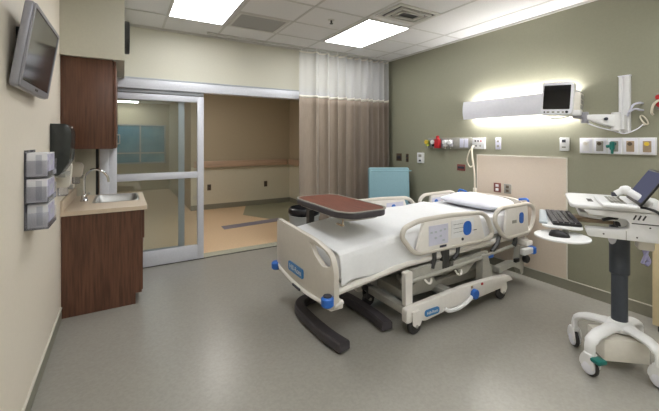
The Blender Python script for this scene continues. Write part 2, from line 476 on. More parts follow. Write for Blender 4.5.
# ------------------------------------------------------------------ sliding glass door
d = struct(MB().box(-.262, DX1, YB - .055, YB + .07, 2.108, 2.228, bev=.004).build('door_1', 'alu'))
MB().box(-.262, DX1, YB - .062, YB + .0, 2.222, 2.236).build('header_lip', 'alu2', d)
MB().box(-.225, -.135, YB - .02, YB + .1, 0, 2.108, bev=.004).build('jamb', 'alu', d)
MB().box(-.26, -.235, YB - .0, YB + .1, 0, 2.108).build('gasket', 'black', d)
MB().box(-.13, DX1, YB + .005, YB + .03, 0.0, .004).build('floor_track', 'darkmetal', d)
LY0, LY1 = YB - .01, YB + .035
def leaf(x0, x1, y0, y1, sl, sr, top, name):
    ob = MB()
    ob.box(x0, x0 + sl, y0, y1, .012, top, bev=.003).box(x1 - sr, x1, y0, y1, .012, top, bev=.003)
    ob.box(x0 + sl, x1 - sr, y0, y1, top - .075, top, bev=.003).box(x0 + sl, x1 - sr, y0, y1, .012, .19, bev=.003)
    ob.box(x0 + sl, x1 - sr, y0, y1, 1.035, 1.115, bev=.003)
    lf = ob.build(name, 'alu', d)
    ym = (y0 + y1) / 2
    MB().box(x0 + sl - .01, x1 - sr + .01, ym - .004, ym + .004, 1.11, top - .07).build('upper_pane', 'glass', lf)
    MB().box(x0 + sl - .01, x1 - sr + .01, ym - .004, ym + .004, .185, 1.04).build('lower_pane', 'glass', lf)
    return lf
lf = leaf(-.135, .885, LY0, LY1, .075, .075, 2.06, 'sliding_leaf')
MB().box(-.135, .885, LY0 - .012, LY1, 2.066, 2.106, bev=.003).build('hanger_rail', 'alu2', lf)
MB().tube(smooth_path([(-.06, LY0 - .002, 1.60), (-.06, LY0 - .045, 1.60), (-.06, LY0 - .05, 1.55), (-.06, LY0 - .045, 1.48), (-.06, LY0 - .002, 1.48)], 4), .009, 8).build('pull_handle', 'chrome', lf)
leaf(-.13, .665, YB + .05, YB + .09, .06, .07, 2.06, 'fixed_leaf')

# ------------------------------------------------------------------ curtain with mesh top
cur = thing('privacy_curtain', 'taupe cubicle curtain with white mesh top hanging by the doorway', 'curtain', (2.98, 4.5, 0))
def cur_y(u, z):
    x = 2.16 + 1.60 * u
    amp = .020 + .080 * min(1, u * 1.5) + .012 * (1 - z)
    ph = 11 * 2 * PI * (u ** 1.45)
    return x + (.010 + .024 * u) * math.sin(ph * 2 + 1) + .010 * math.sin(ph * .5), 4.50 + amp * (math.sin(ph) + .25 * math.sin(2 * ph + 1)) + .012 * math.sin(ph * .37 + z * 2)
def cfn(z0, z1):
    def f(u, v):
        z = z0 + (z1 - z0) * v
        x, y = cur_y(u, z / 2.8)
        return (x, y, z)
    return f
MB().grid(cfn(.12, 2.135), 260, 20).build('curtain_fabric', 'curtain', cur, angle=80, solid=.002)
MB().grid(cfn(2.16, 2.80), 260, 10).build('mesh_top', 'mesh', cur, angle=80)
MB().grid(cfn(2.13, 2.165), 260, 1).build('header_tape', 'white2', cur, angle=80, solid=.003)
MB().grid(cfn(2.775, 2.80), 260, 1).build('top_hem', 'white2', cur, angle=80, solid=.003)
for i in range(14):
    u = (i + .3) / 14
    x, y = cur_y(u, 1)
    MB().cyl((x, y, 2.795), (x, y, 2.835), .006, n=8).build('hook', 'white', cur)
tr = MB().box(.9, XR - .001, 4.485, 4.515, 2.83, 2.85, bev=.002)
tag(tr.build('curtain_track', 'grid'), 'white ceiling track carrying the cubicle curtain', 'curtain track')

# ------------------------------------------------------------------ ceiling fittings
def ceiling_light(x0, x1, y0, y1, label):
    lt = thing('ceiling_light', label, 'ceiling light', ((x0 + x1) / 2, (y0 + y1) / 2, ZC), 0, 'recessed room lights')
    fr = MB().prism(rrect(x0, y0, x1, y1, .004), 'z', ZC - .012, ZC - .0005, holes=[rrect(x0 + .018, y0 + .018, x1 - .018, y1 - .018, .004)])
    fr.build('frame', 'grid', lt)
    MB().box(x0 + .018, x1 - .018, y0 + .018, y1 - .018, ZC - .009, ZC - .001).build('diffuser', 'lamp', lt)
ceiling_light(.41, 1.0, 3.09, 4.11, 'lit rectangular ceiling light nearest the soffit and wall cabinet')
ceiling_light(2.32, 2.95, 3.08, 4.09, 'lit rectangular ceiling light in front of the curtain')
ceiling_light(.41, 1.0, .0, 1.03, 'lit rectangular ceiling light over the foreground floor, left')  # this and the next are added out of view to light the foreground
ceiling_light(2.32, 2.95, .0, 1.03, 'lit rectangular ceiling light over the computer cart')
ceiling_light(.41, 1.0, -2.06, -1.03, 'lit rectangular ceiling light behind the viewer, by the left wall')  # last pair added behind the viewer to brighten the sides facing it
ceiling_light(2.32, 2.95, -2.06, -1.03, 'lit rectangular ceiling light behind the viewer, by the olive wall')
v = thing('return_vent', 'square perforated ceiling vent between the two lit panels', 'vent', (1.33, 3.85, ZC))
MB().prism(rrect(1.045, 3.605, 1.62, 4.10, .004), 'z', ZC - .012, ZC - .0005, holes=[rrect(1.075, 3.635, 1.59, 4.07, .004)]).build('frame', 'ventwhite', v)
MB().box(1.075, 1.59, 3.635, 4.07, ZC - .008, ZC - .001).build('grille', 'vent', v)
v = thing('supply_diffuser', 'square louvred ceiling diffuser near the olive wall', 'vent', (2.62, 2.79, ZC))
vx0, vx1, vy0, vy1 = 2.33, 2.90, 2.575, 2.975
MB().prism(rrect(vx0, vy0, vx1, vy1, .004), 'z', ZC - .014, ZC - .0005, holes=[rrect(vx0 + .04, vy0 + .04, vx1 - .04, vy1 - .04, .004)]).build('frame', 'ventwhite', v)
MB().box(vx0 + .04, vx1 - .04, vy0 + .04, vy1 - .04, ZC - .004, ZC - .001).build('duct_opening', 'ventdark', v)
for i in range(2):
    a = .075 + .06 * i
    MB().prism(rrect(vx0 + a, vy0 + a * .85, vx1 - a, vy1 - a * .85, .003), 'z', ZC - .024, ZC - .006, holes=[rrect(vx0 + a + .028, vy0 + a * .85 + .022, vx1 - a - .028, vy1 - a * .85 - .022, .003)]).build('louvre', 'ventwhite', v)
s = thing('sprinkler_head', 'small sprinkler head in the ceiling between the lights', 'sprinkler', (2.0, 3.34, ZC))
MB().lathe([(0, ZC - .006), (.035, ZC - .006), (.04, ZC), (0, ZC)], Matrix.Translation((2.0, 3.34, 0))).build('escutcheon', 'ventwhite', s)
MB().cyl((2.0, 3.34, ZC - .04), (2.0, 3.34, ZC - .005), .01, n=12).cyl((2.0, 3.34, ZC - .044), (2.0, 3.34, ZC - .04), .02, n=14).build('nozzle', 'darkmetal', s)

# ------------------------------------------------------------------ wall clock on the soffit
c = thing('wall_clock', 'black rimmed wall clock on the side of the soffit, seen edge-on', 'clock', (.012, 4.0, 2.37))
A = Matrix.Translation((.013, 4.0, 2.52)) @ Matrix.Rotation(PI / 2, 4, 'Y')
MB().lathe([(0, 0), (.155, 0), (.16, .012), (.155, .04), (.14, .045), (.138, .03), (0, .03)], A, 40).build('rim', 'black', c)
MB().lathe([(0, .030), (.137, .030), (.137, .034), (0, .034)], A, 40).build('face', 'white', c)
MB().box(.048, .051, 3.995, 4.005, 2.52, 2.60).build('minute_hand', 'black', c)
MB().box(.048, .051, 3.94, 4.004, 2.514, 2.526).build('hour_hand', 'black', c)

# ------------------------------------------------------------------ wall cabinet, base cabinet, counter, sink
wc = thing('wall_cabinet', 'tall dark walnut wall cabinet under the soffit', 'cabinet', (-.25, 4.1, 1.43))
MB().box(XL + .001, -.075, 3.64, 4.62, 1.43, 2.213, bev=.002).build('carcass', 'wood', wc)
for y0, y1 in ((3.645, 4.128), (4.132, 4.615)):
    dr = MB().box(-.073, -.053, y0, y1, 1.435, 2.205, bev=.002).build('door', 'wood', wc)
    yy = 4.09 if y0 < 4 else 4.17
    MB().tube([(-.053, yy, 1.47), (-.028, yy, 1.475), (-.028, yy, 1.56), (-.053, yy, 1.565)], .005, 8).build('handle', 'steel', dr)
bc = thing('base_cabinet', 'dark walnut sink base cabinet standing against the left wall', 'cabinet', (-.15, 4.15, 0))
prof = [(XL + .001, 0), (.10, 0), (.10, .10), (.15, .10), (.15, .868), (XL + .001, .868)]
MB().prism(prof, 'y', 3.68, 3.70).prism(prof, 'y', 4.60, 4.62).box(XL + .001, XL + .02, 3.70, 4.60, 0, .868).box(XL + .02, .15, 3.70, 4.60, .10, .12).box(.08, .10, 3.70, 4.60, 0, .10).build('carcass', 'wood', bc)
MB().box(.152, .172, 3.682, 4.618, .60, .865, bev=.002).build('apron_front', 'wood', bc)
for y0, y1 in ((3.685, 4.148), (4.152, 4.615)):
    dr = MB().box(.146, .160, y0, y1, .12, .595, bev=.002).build('door', 'wood', bc)
    yy = 4.11 if y0 < 4 else 4.19
    MB().tube([(.160, yy, .45), (.184, yy, .455), (.184, yy, .55), (.160, yy, .555)], .005, 8).build('handle', 'steel', dr)
ct = MB()
SX0, SX1, SY0, SY1 = -.235, .125, 4.03, 4.57
ct.prism(rpoly([(XL + .001, 3.635), (.195, 3.635), (.195, 4.628), (XL + .001, 4.628)], [.002, .03, .002, .002]), 'z', .869, .905, holes=[rrect(SX0, SY0, SX1, SY1, .04)], bev=.0)
ct.box(XL + .001, XL + .02, 3.635, 4.628, .905, 1.0, bev=.003)
tag(ct.build('countertop', 'counter'), 'beige solid-surface countertop with backsplash on the walnut base cabinet', 'countertop')
sk = MB()
lo = rrect(SX0 + .006, SY0 + .006, SX1 - .006, SY1 - .006, .04)
rings = []
b = bmesh.new()
for (off, z) in ((0.022, .9065), (0.0, .9065), (-.004, .90), (-.02, .74), (-.05, .725)):
    ring = rrect(SX0 + .002 - off, SY0 + .002 - off, SX1 - .002 + off, SY1 - .002 + off, .04)
    rings.append([b.verts.new((x, y, z)) for x, y in ring])
for A_, B_ in zip(rings[:-1], rings[1:]):
    n = len(A_)
    for k in range(n): b.faces.new((A_[k], A_[(k + 1) % n], B_[(k + 1) % n], B_[k]))
b.faces.new(rings[-1])
bmesh.ops.recalc_face_normals(b, faces=b.faces[:])
sk._merge(b)
skt = thing('sink', 'rectangular stainless sink set into the beige countertop', 'sink', ((SX0 + SX1) / 2, (SY0 + SY1) / 2, .725))
sk.build('basin', 'steel', skt, solid=.0015)
MB().lathe([(0, 0), (.03, 0), (.034, .004), (.03, .005), (0, .003)], Matrix.Translation((-.05, 4.3, .7275))).build('drain', 'darkmetal', skt)
f = thing('faucet', 'chrome gooseneck faucet beside the sink', 'faucet', (-.33, 4.2, .905))
MB().lathe([(0, 0), (.034, 0), (.036, .008), (.026, .02), (.023, .055), (.016, .07), (0, .07)], Matrix.Translation((-.33, 4.2, .905))).build('base', 'chrome', f)
MB().tube(smooth_path([(-.33, 4.2, .96), (-.33, 4.2, 1.10), (-.315, 4.2, 1.17), (-.26, 4.2, 1.215), (-.19, 4.2, 1.20), (-.14, 4.2, 1.15), (-.125, 4.2, 1.085)], 6), .011, 10).build('spout', 'chrome', f)
MB().tube(smooth_path([(-.33, 4.2, .935), (-.31, 4.155, .96), (-.285, 4.12, .99)], 4), [.009] * 8 + [.012], 8).build('lever', 'chrome', f)
MB().tube(smooth_path([(-.33, 4.2, .935), (-.335, 4.26, .955), (-.335, 4.30, .98)], 4), [.009] * 8 + [.012], 8).build('lever', 'chrome', f)

# ------------------------------------------------------------------ left wall: dispensers, glove boxes, television
pd = thing('paper_towel_dispenser', 'smoky dark paper towel dispenser on the left wall by the wall cabinet', 'dispenser', (XL, 3.3, 1.25))
pp = rpoly([(XL + .002, 1.26), (-.40, 1.245), (-.335, 1.35), (-.325, 1.57), (-.35, 1.625), (XL + .002, 1.625)], [.002, .02, .04, .03, .02, .002])
MB().prism(pp, 'y', 3.155, 3.445, bev=.006).build('cover', 'smoke', pd)
MB().box(XL + .002, -.36, 3.17, 3.43, 1.235, 1.262, bev=.003).build('paper_slot', 'greyplate', pd)
MB().cyl((-.337, 3.3, 1.60), (-.33, 3.3, 1.602), .008, n=10).build('lock', 'chrome', pd)
def soap(y0, z0, label, hgt=.25):
    s = thing('soap_dispenser', label, 'dispenser', (XL, y0 + .055, z0), 0, 'soap dispensers')
    pr = rpoly([(XL + .001, z0 + .07), (-.37, z0 + .07), (-.355, z0 + hgt - .03), (-.385, z0 + hgt), (XL + .001, z0 + hgt)], [.002, .015, .02, .02, .002])
    MB().prism(pr, 'y', y0, y0 + .11, bev=.006).build('housing', 'white2', s)
    MB().box(XL + .001, -.385, y0 + .01, y0 + .10, z0, z0 + .075, bev=.008).build('reservoir', 'acrylic', s)
    MB().box(-.383, -.35, y0 + .03, y0 + .08, z0 + .05, z0 + .085, bev=.005).build('push_bar', 'greyplate', s)
soap(3.46, 1.06, 'white soap dispenser just below the dark towel dispenser', .28)
soap(4.40, 1.06, 'white soap dispenser above the faucet, near the door jamb', .22)
# glove boxes: one clear holder, three cartons
GX = XL + .001
hd = thing('glove_box_holder', 'clear acrylic three-tier glove box holder on the left wall', 'holder', (XL, 2.53, 1.03))
MB().box(GX, GX + .004, 2.40, 2.66, 1.025, 1.45).build('back_plate', 'acrylic', hd)
for z in (1.025, 1.165, 1.305):
    MB().box(GX + .004, GX + .102, 2.40, 2.66, z, z + .004).box(GX + .098, GX + .102, 2.40, 2.66, z + .004, z + .03).box(GX + .004, GX + .102, 2.40, 2.404, z + .004, z + .09).box(GX + .004, GX + .102, 2.656, 2.66, z + .004, z + .09).build('tray', 'acrylic', hd)
def glove(z, lab, dy):
    g = thing('glove_box', lab, 'glove box', (GX + .05, 2.53 + dy, z), 0, 'glove boxes in the wall holder')
    y0, y1 = 2.412 + dy, 2.648 + dy * .0
    MB().box(GX + .008, GX + .094, y0, y1, z, z + .125, bev=.001).build('carton', 'carton', g)
    MB().box(GX + .094, GX + .0955, y0 + .01, y1 - .01, z + .008, z + .117).build('front_print', 'cartonlilac', g)
    MB().prism(rrect(y0 + .07, z + .055, y1 - .07, z + .085, .014), 'x', GX + .0955, GX + .0965).build('opening', 'cartongrey', g)
    MB().box(GX + .046, GX + .072, y0 - .001, y0, z + .01, z + .115).build('end_print', 'cartongrey', g)
glove(1.310, 'glove box in the top tier of the clear wall holder', 0)
glove(1.170, 'glove box in the middle tier of the clear wall holder', 0)
glove(1.030, 'glove box in the bottom tier of the clear wall holder', .02)

tv = thing('television', 'wall-mounted silver television high on the left wall, tilted down', 'television', (-.38, 2.37, 1.95))
th = math.radians(8.5)
TM = Matrix.Translation((-.372, 2.37, 1.945)) @ Matrix.Rotation(math.radians(-1.0), 4, 'Z') @ Matrix.Rotation(th, 4, 'Y')
# local: +X is the screen normal, Y along the wall, Z up
MB().prism(rrect(-.31, -.20, .31, .20, .02), 'x', -.035, .0, bev=.008, mat=TM).build('case', 'silver', tv)
MB().prism(rrect(-.305, -.195, .305, .195, .015), 'x', .0, .006, holes=[rrect(-.283, -.165, .283, .178, .003)], mat=TM).build('bezel', 'silver', tv)
MB().box(.0005, .003, -.283, .283, -.165, .178, mat=TM).build('screen', 'tvscreen', tv)
MB().box(.006, .007, -.03, .03, -.186, -.174, mat=TM).build('control_strip', 'black', tv)
MB().box(XL + .001, XL + .02, 2.24, 2.50, 1.82, 2.06, bev=.003).tube([(XL + .015, 2.37, 1.95), (-.405, 2.37, 1.945)], .03, 10).build('wall_bracket', 'black', tv)

# ------------------------------------------------------------------ right wall fittings
wl = thing('wall_light', 'long silver bed-head wall light glowing up and down the olive wall', 'wall light', (XR, 2.4, 1.77))
LY_0, LY_1 = 1.70, 2.985
pr = [(XR - .001, 1.80)] + [(XR - .082 - .018 * math.sin(t * PI / 8), 1.785 + (2.0 - 1.785) * t / 8) for t in range(9)] + [(XR - .001, 1.985)]
pr2 = [(x, z) for x, z in pr]
MB().prism([(XR - .082 - .018 * math.sin(t * PI / 8), 1.775 + .225 * t / 8) for t in range(9)] + [(XR - .079 - .018 * math.sin(t * PI / 8), 1.775 + .225 * t / 8) for t in range(8, -1, -1)], 'y', LY_0, LY_1).build('front_cover', 'fixture', wl)
MB().box(XR - .045, XR - .001, LY_0 + .01, LY_1 - .01, 1.84, 1.94).build('channel', 'fixture', wl)
endp = [(XR - .001, 1.80), (XR - .082, 1.775)] + [(XR - .082 - .018 * math.sin(t * PI / 8), 1.775 + .225 * t / 8) for t in range(1, 9)] + [(XR - .001, 1.985)]
for y0 in (LY_0 - .008, LY_1):
    MB().prism(endp, 'y', y0, y0 + .008).build('end_cap', 'fixture', wl)
MB().box(XR - .075, XR - .025, LY_0 + .03, LY_1 - .12, 1.955, 1.972, bev=.004).build('uplight_lens', 'wlamp', wl)
MB().box(XR - .062, XR - .018, LY_0 + .03, LY_1 - .12, 1.800, 1.817, bev=.004).build('downlight_lens', 'wlamp', wl)

# service rail with regulators
sr = thing('service_rail', 'grey medical gas and power rail left of the bed light', 'service rail', (XR, 3.28, 1.40))
MB().box(XR - .03, XR - .001, 2.925, 3.66, 1.40, 1.545, bev=.004).build('backplate', 'greyplate', sr)
for y in (3.60, 3.50, 3.39):
    MB().box(XR - .036, XR - .03, y - .04, y + .04, 1.415, 1.53, bev=.003).build('outlet_plate', 'silver', sr)
for y in (3.06, 2.99):
    MB().box(XR - .036, XR - .03, y - .03, y + .03, 1.415, 1.53, bev=.003).build('outlet_plate', 'lilac', sr)
def regulator(y, label, m, m2, z=1.47):
    r = thing('gas_regulator', label, 'regulator', (XR - .1, y, z - .06), 0, 'regulators on the service rail')
    MB().cyl((XR - .0365, y, z), (XR - .075, y, z), .016, n=14).build('connector', 'chrome', r)
    MB().cyl((XR - .075, y, z - .045), (XR - .075, y, z + .045), .028, n=18, bev=.006).build('body', m, r)
    MB().cyl((XR - .085, y, z + .015), (XR - .115, y, z + .015), .03, n=20, bev=.003).build('gauge', m2, r)
    MB().cyl((XR - .075, y, z - .075), (XR - .075, y, z - .044), .008, n=10).build('nozzle', 'chrome', r)
regulator(3.615, 'yellow-green flow regulator at the far left end of the service rail', 'lime', 'yellow')
regulator(3.50, 'black flow regulator beside the red one on the service rail', 'black', 'white')
regulator(3.29, 'white twin-dial regulator in the middle of the service rail', 'white', 'white')
regulator(3.20, 'white regulator right of the twin dials on the service rail', 'silver', 'white')
rd = thing('suction_canister', 'red suction unit hanging on the service rail', 'regulator', (XR - .1, 3.42, 1.38))
MB().cyl((XR - .0365, 3.42, 1.48), (XR - .075, 3.42, 1.48), .016, n=12).build('connector', 'chrome', rd)
MB().box(XR - .11, XR - .06, 3.375, 3.465, 1.40, 1.53, bev=.012).build('body', 'red', rd)
MB().cyl((XR - .085, 3.42, 1.53), (XR - .085, 3.42, 1.575), .022, n=14, bev=.004).build('knob', 'red', rd)
nc = thing('nurse_call_station', 'white nurse call station right of the service rail', 'call station', (XR, 2.81, 1.40))
MB().box(XR - .035, XR - .001, 2.725, 2.90, 1.40, 1.54, bev=.006).build('housing', 'white', nc)
for y, z, m in ((2.77, 1.50, 'red'), (2.81, 1.50, 'ink'), (2.85, 1.50, 'ink'), (2.78, 1.44, 'greyplate'), (2.84, 1.44, 'ink')):
    MB().cyl((XR - .040, y, z), (XR - .034, y, z), .011, n=12).build('button', m, nc)
MB().tube(smooth_path([(XR - .036, 2.87, 1.43), (XR - .075, 2.87, 1.42), (XR - .085, 2.86, 1.30), (XR - .05, 2.855, 1.10), (XR - .035, 2.86, .90)], 6), .011, 8).build('cord', 'hose', nc)
MB().tube(smooth_path([(XR - .036, 2.89, 1.42), (XR - .075, 2.91, 1.37), (XR - .08, 2.94, 1.25), (XR - .06, 2.91, 1.17), (XR - .04, 2.875, 1.2)], 6), .008, 8).build('cord', 'hose', nc)
MB().box(XR - .05, XR - .02, 2.84, 2.88, .80, .91, bev=.008).build('pendant', 'white2', nc)
wall_plate('light_switch', 'small pale two-button plate right of the nurse call station', 'switch', y=2.56, z=1.47, w=.07, hgt=.14, mat='lilac', holes='greyplate')
wall_plate('wall_outlet', 'dull red outlet on the olive wall below the service rail', 'outlet', y=3.09, z=1.15, w=.13, hgt=.085, mat='redplate', nh=1, hs=(.1, .03))
def panel_plate(name, label, y, z, mat, holes):
    o = thing(name, label, 'outlet', (XR - .011, y, z), 0, 'outlets on the cream panel')
    MB().box(XR - .020, XR - .0105, y - .045, y + .045, z - .055, z + .055, bev=.003).build('cover_plate', mat, o)
    for dz in (-.024, .024):
        MB().box(XR - .024, XR - .019, y - .018, y + .018, z + dz - .015, z + dz + .015, bev=.001).build('socket', holes, o)
panel_plate('wall_outlet', 'red outlet on the cream panel above the pillow', 2.565, .945, 'redplate', 'white')
panel_plate('wall_outlet', 'grey outlet on the cream panel, right of the red one', 2.435, .945, 'greyplate', 'brownplate')
wall_plate('light_switch', 'wider dark plate on the olive wall nearest the curtain', 'switch', y=4.30, z=1.24, w=.12, hgt=.12, mat='brownplate', holes='ink', nh=1, hs=(.08, .05))
wall_plate('light_switch', 'narrow dark plate on the olive wall between the wider one and the white unit', 'switch', y=4.11, z=1.235, w=.055, hgt=.13, mat='brownplate', holes='ink', nh=2)
o = thing('wall_phone', 'white wall unit left of the service rail, above the far bed rail', 'wall unit', (XR, 3.81, 1.17))
MB().box(XR - .03, XR - .001, 3.745, 3.875, 1.17, 1.325, bev=.008).build('housing', 'white', o)
MB().box(XR - .034, XR - .029, 3.78, 3.84, 1.26, 1.30, bev=.001).build('display', 'greyplate', o)
MB().box(XR - .036, XR - .029, 3.79, 3.83, 1.195, 1.22, bev=.002).build('button', 'ink', o)

# monitor rail, arm, monitor
mr = thing('monitor_arm', 'white vertical wall channel with hinged arm carrying the patient monitor', 'monitor arm', (XR, 1.345, 1.57))
MB().prism([(XR - .001, 1.295), (XR - .001, 1.375), (XR - .03, 1.375), (XR - .036, 1.367), (XR - .036, 1.347), (XR - .026, 1.344), (XR - .026, 1.330), (XR - .036, 1.326), (XR - .036, 1.303), (XR - .03, 1.295)], 'z', 1.575, 2.075).build('channel', 'white', mr)
MB().box(XR - .04, XR, 1.29, 1.38, 2.073, 2.083, bev=.002).build('channel_cap', 'fixture', mr)
MB().box(XR - .12, XR - .036, 1.305, 1.385, 1.60, 1.73, bev=.012).build('carriage', 'white', mr)
MB().cyl((XR - .15, 1.35, 1.59), (XR - .15, 1.35, 1.75), .035, n=20, bev=.006).build('pivot', 'white', mr)
P0 = Vector((XR - .15, 1.36, 1.69)); P1 = Vector((3.57, 1.53, 1.70))
dirv = (P1 - P0).normalized(); side = Vector((-dirv.y, dirv.x, 0)).normalized()
ab = bmesh.new()
ringv = []
for t, hh, ww, dz in ((0, .055, .035, -.015), (.3, .05, .034, -.008), (.75, .03, .03, .008), (1, .022, .028, .012)):
    c_ = P0.lerp(P1, t) + Vector((0, 0, dz))
    ringv.append([ab.verts.new(c_ + side * sx * ww + Vector((0, 0, sz * hh))) for sx, sz in ((-1, -1), (1, -1), (1, 1), (-1, 1))])
for A_, B_ in zip(ringv[:-1], ringv[1:]):
    for k in range(4): ab.faces.new((A_[k], A_[(k + 1) % 4], B_[(k + 1) % 4], B_[k]))
ab.faces.new(ringv[0]); ab.faces.new(ringv[-1])
bmesh.ops.recalc_face_normals(ab, faces=ab.faces[:])
bmesh.ops.bevel(ab, geom=ab.edges[:], offset=.008, segments=2, affect='EDGES', profile=.5)
m_ = MB(); m_._merge(ab); m_.build('arm', 'white', mr)
nrm_ = -side if side.x > 0 else side
kc = P0.lerp(P1, .35) + nrm_ * .036
MB().cyl(kc, kc + nrm_ * .014, .014, n=14).build('tension_knob', 'ink', mr)
MB().cyl((3.57, 1.53, 1.66), (3.57, 1.53, 1.76), .03, n=18, bev=.005).build('pivot', 'silver', mr)
MB().tube(smooth_path([(3.57, 1.53, 1.72), (3.55, 1.56, 1.725), (3.53, 1.61, 1.73)], 4), .024, 10).build('wrist', 'silver', mr)
MB().tube(smooth_path([(3.56, 1.50, 1.655), (3.62, 1.44, 1.62), (3.70, 1.37, 1.59), (3.74, 1.30, 1.565), (3.80, 1.24, 1.60), (3.83, 1.205, 1.64)], 6), .005, 8).build('cable', 'fixture', mr)
MB().tube(smooth_path([(XR - .06, 1.30, 1.72), (XR - .09, 1.275, 1.76), (XR - .09, 1.25, 1.81), (XR - .07, 1.22, 1.825), (XR - .01, 1.215, 1.825)], 5), .009, 8).tube(smooth_path([(XR - .09, 1.275, 1.75), (XR - .09, 1.24, 1.775), (XR - .05, 1.215, 1.765), (XR - .01, 1.21, 1.765)], 5), .008, 8).build('cable_hook', 'lilac', mr)
hr = thing('hose_holder', 'pale oval hose hook on the wall at the right edge', 'hook', (XR, 1.17, 1.62))
MB().tube([(XR - .02, 1.20 + .018 * math.cos(a) + .02 * math.sin(a), 1.68 + .04 * math.sin(a)) for a in [2 * PI * k / 16 for k in range(16)]], .006, 8, closed=True).build('loop', 'hose', hr)
MB().box(XR - .02, XR - .001, 1.195, 1.215, 1.632, 1.648, bev=.004).build('bracket', 'white2', hr)
su = thing('gas_regulator', 'red-handled regulator with curved pale hose at the right edge of the olive wall', 'regulator', (XR, 1.06, 1.70))
MB().box(XR - .03, XR - .001, 1.04, 1.12, 1.76, 1.90, bev=.005).build('backplate', 'greyplate', su)
MB().cyl((XR - .03, 1.09, 1.86), (XR - .08, 1.09, 1.86), .022, n=16, bev=.003).cyl((XR - .03, 1.085, 1.80), (XR - .08, 1.085, 1.80), .022, n=16, bev=.003).build('handle', 'red', su)
MB().tube(smooth_path([(XR - .035, 1.06, 1.83), (XR - .09, 1.08, 1.835), (XR - .10, 1.115, 1.80), (XR - .09, 1.13, 1.74), (XR - .06, 1.13, 1.72)], 6), .009, 8).build('hose', 'hose', su)

# patient monitor (front faces local -Y)
MA = math.radians(-74)
mon = thing('patient_monitor', 'white patient monitor with black screen on the wall arm', 'monitor', (3.46, 1.70, 1.725), MA)
def W(x, y, z): return (x, y, z)
Tm = Matrix.Translation((0, 0, .16)) @ Matrix.Rotation(math.radians(3), 4, 'Y') @ Matrix.Rotation(math.radians(-3), 4, 'X')
hw, hh = .126, .150
MB().prism(rrect(-hw, -hh, hw, hh, .03), 'y', -.055, .055, bev=.012, mat=Tm).build('case', 'white', mon, local=True)
MB().prism(rrect(-hw + .004, -hh + .004, hw - .004, hh - .004, .028), 'y', -.060, -.054, mat=Tm).build('front_bezel', 'fixture', mon, local=True)
MB().prism(rrect(-hw + .022, -.098, hw - .022, hh - .030, .006), 'y', -.064, -.059, mat=Tm).build('screen', 'screen', mon, local=True)
for x, m, w_ in ((-.09, 'ink', .012), (-.06, 'greyplate', .02), (-.02, 'greyplate', .02), (.02, 'greyplate', .02), (.055, 'greyplate', .016)):
    MB().box(x - w_ / 2, x + w_ / 2, -.066, -.059, -.132, -.118, bev=.002, mat=Tm).build('button', m, mon, local=True)
md0 = MB().cyl((.085, -.058, -.124), (.085, -.076, -.124), .011, n=16, bev=.002)
bmesh.ops.transform(md0.bm, matrix=Tm, verts=md0.bm.verts)
md0.build('dial', 'ink', mon, local=True)
bpy.context.view_layer.update()
md = MB().box(hw - .02, hw + .045, .0, .16, -.105, .065, bev=.01, mat=Tm).box(-hw + .03, hw - .02, .05, .12, -.11, .10, bev=.01, mat=Tm).build('module_rack', 'white2', mon, local=True)
for k in range(3):
    MB().box(hw - .0 + .044, hw + .049, .015, .145, -.085 + .046 * k, -.050 + .046 * k, bev=.002, mat=Tm).build('module', 'greyplate', md, local=True)
MB().box(hw - .03, hw + .055, -.015, .14, -.15, -.10, bev=.012, mat=Tm).build('swivel_mount', 'white', mon, local=True)
MB().tube([(-.08, -.03, -.002), (-.04, -.035, -.016), (.03, -.035, -.016), (.09, -.03, -.004)], .006, 8).build('carry_grip', 'ink', mon, local=True)

o = thing('thermostat', 'white box on the olive wall above the right end of the cream panel', 'wall unit', (XR, 1.83, 1.40))
MB().box(XR - .03, XR - .001, 1.785, 1.87, 1.40, 1.535, bev=.006).build('housing', 'white', o)
MB().box(XR - .034, XR - .029, 1.81, 1.845, 1.485, 1.515, bev=.001).build('display', 'ink', o)
MB().box(XR - .034, XR - .029, 1.81, 1.845, 1.43, 1.445, bev=.001).build('button', 'greyplate', o)

gp = thing('gas_outlet_panel', 'white five-module medical gas outlet panel below the monitor arm', 'gas panel', (XR, 1.41, 1.38))
MB().box(XR - .022, XR - .001, 1.12, 1.69, 1.38, 1.53, bev=.003).build('backplate', 'white', gp)
for i, (m, m2) in enumerate((('white', 'white2'), ('greyplate', 'brownplate'), ('greyplate', 'tealdark'), ('tanplate', 'brownplate'), ('tanplate', 'yellow'))):
    y = 1.633 - i * .114
    pl = MB().box(XR - .028, XR - .021, y - .05, y + .05, 1.388, 1.522, bev=.002).build('module', 'fixture', gp)
    MB().box(XR - .036, XR - .027, y - .028, y + .028, 1.405, 1.50, bev=.003).build('faceplate', m, pl)
    MB().cyl((XR - .035, y, 1.475), (XR - .044, y, 1.475), .017, n=14).build('socket', m2, pl)
fm = thing('flowmeter', 'teal green oxygen flowmeter plugged into the middle gas outlet', 'flowmeter', (XR - .07, 1.405, 1.38))
MB().cyl((XR - .046, 1.405, 1.475), (XR - .085, 1.405, 1.475), .014, n=12).build('connector', 'chrome', fm)
MB().cyl((XR - .08, 1.405, 1.42), (XR - .08, 1.405, 1.495), .019, n=16, bev=.006).build('body', 'tealdark', fm)
MB().cyl((XR - .08, 1.42, 1.455), (XR - .08, 1.45, 1.45), .014, n=12, bev=.004).build('knob', 'tealdark', fm)
MB().cyl((XR - .08, 1.405, 1.385), (XR - .08, 1.405, 1.421), .010, .012, n=12).build('nozzle', 'tealdark', fm)

# ------------------------------------------------------------------ hospital bed
BED = thing('hospital_bed', 'taupe hospital bed on casters, head against the cream panel', 'bed', (2.5, 2.57, 0))
YN, YFAR = 2.07, 3.07
def mir(y): return YN + YFAR - y
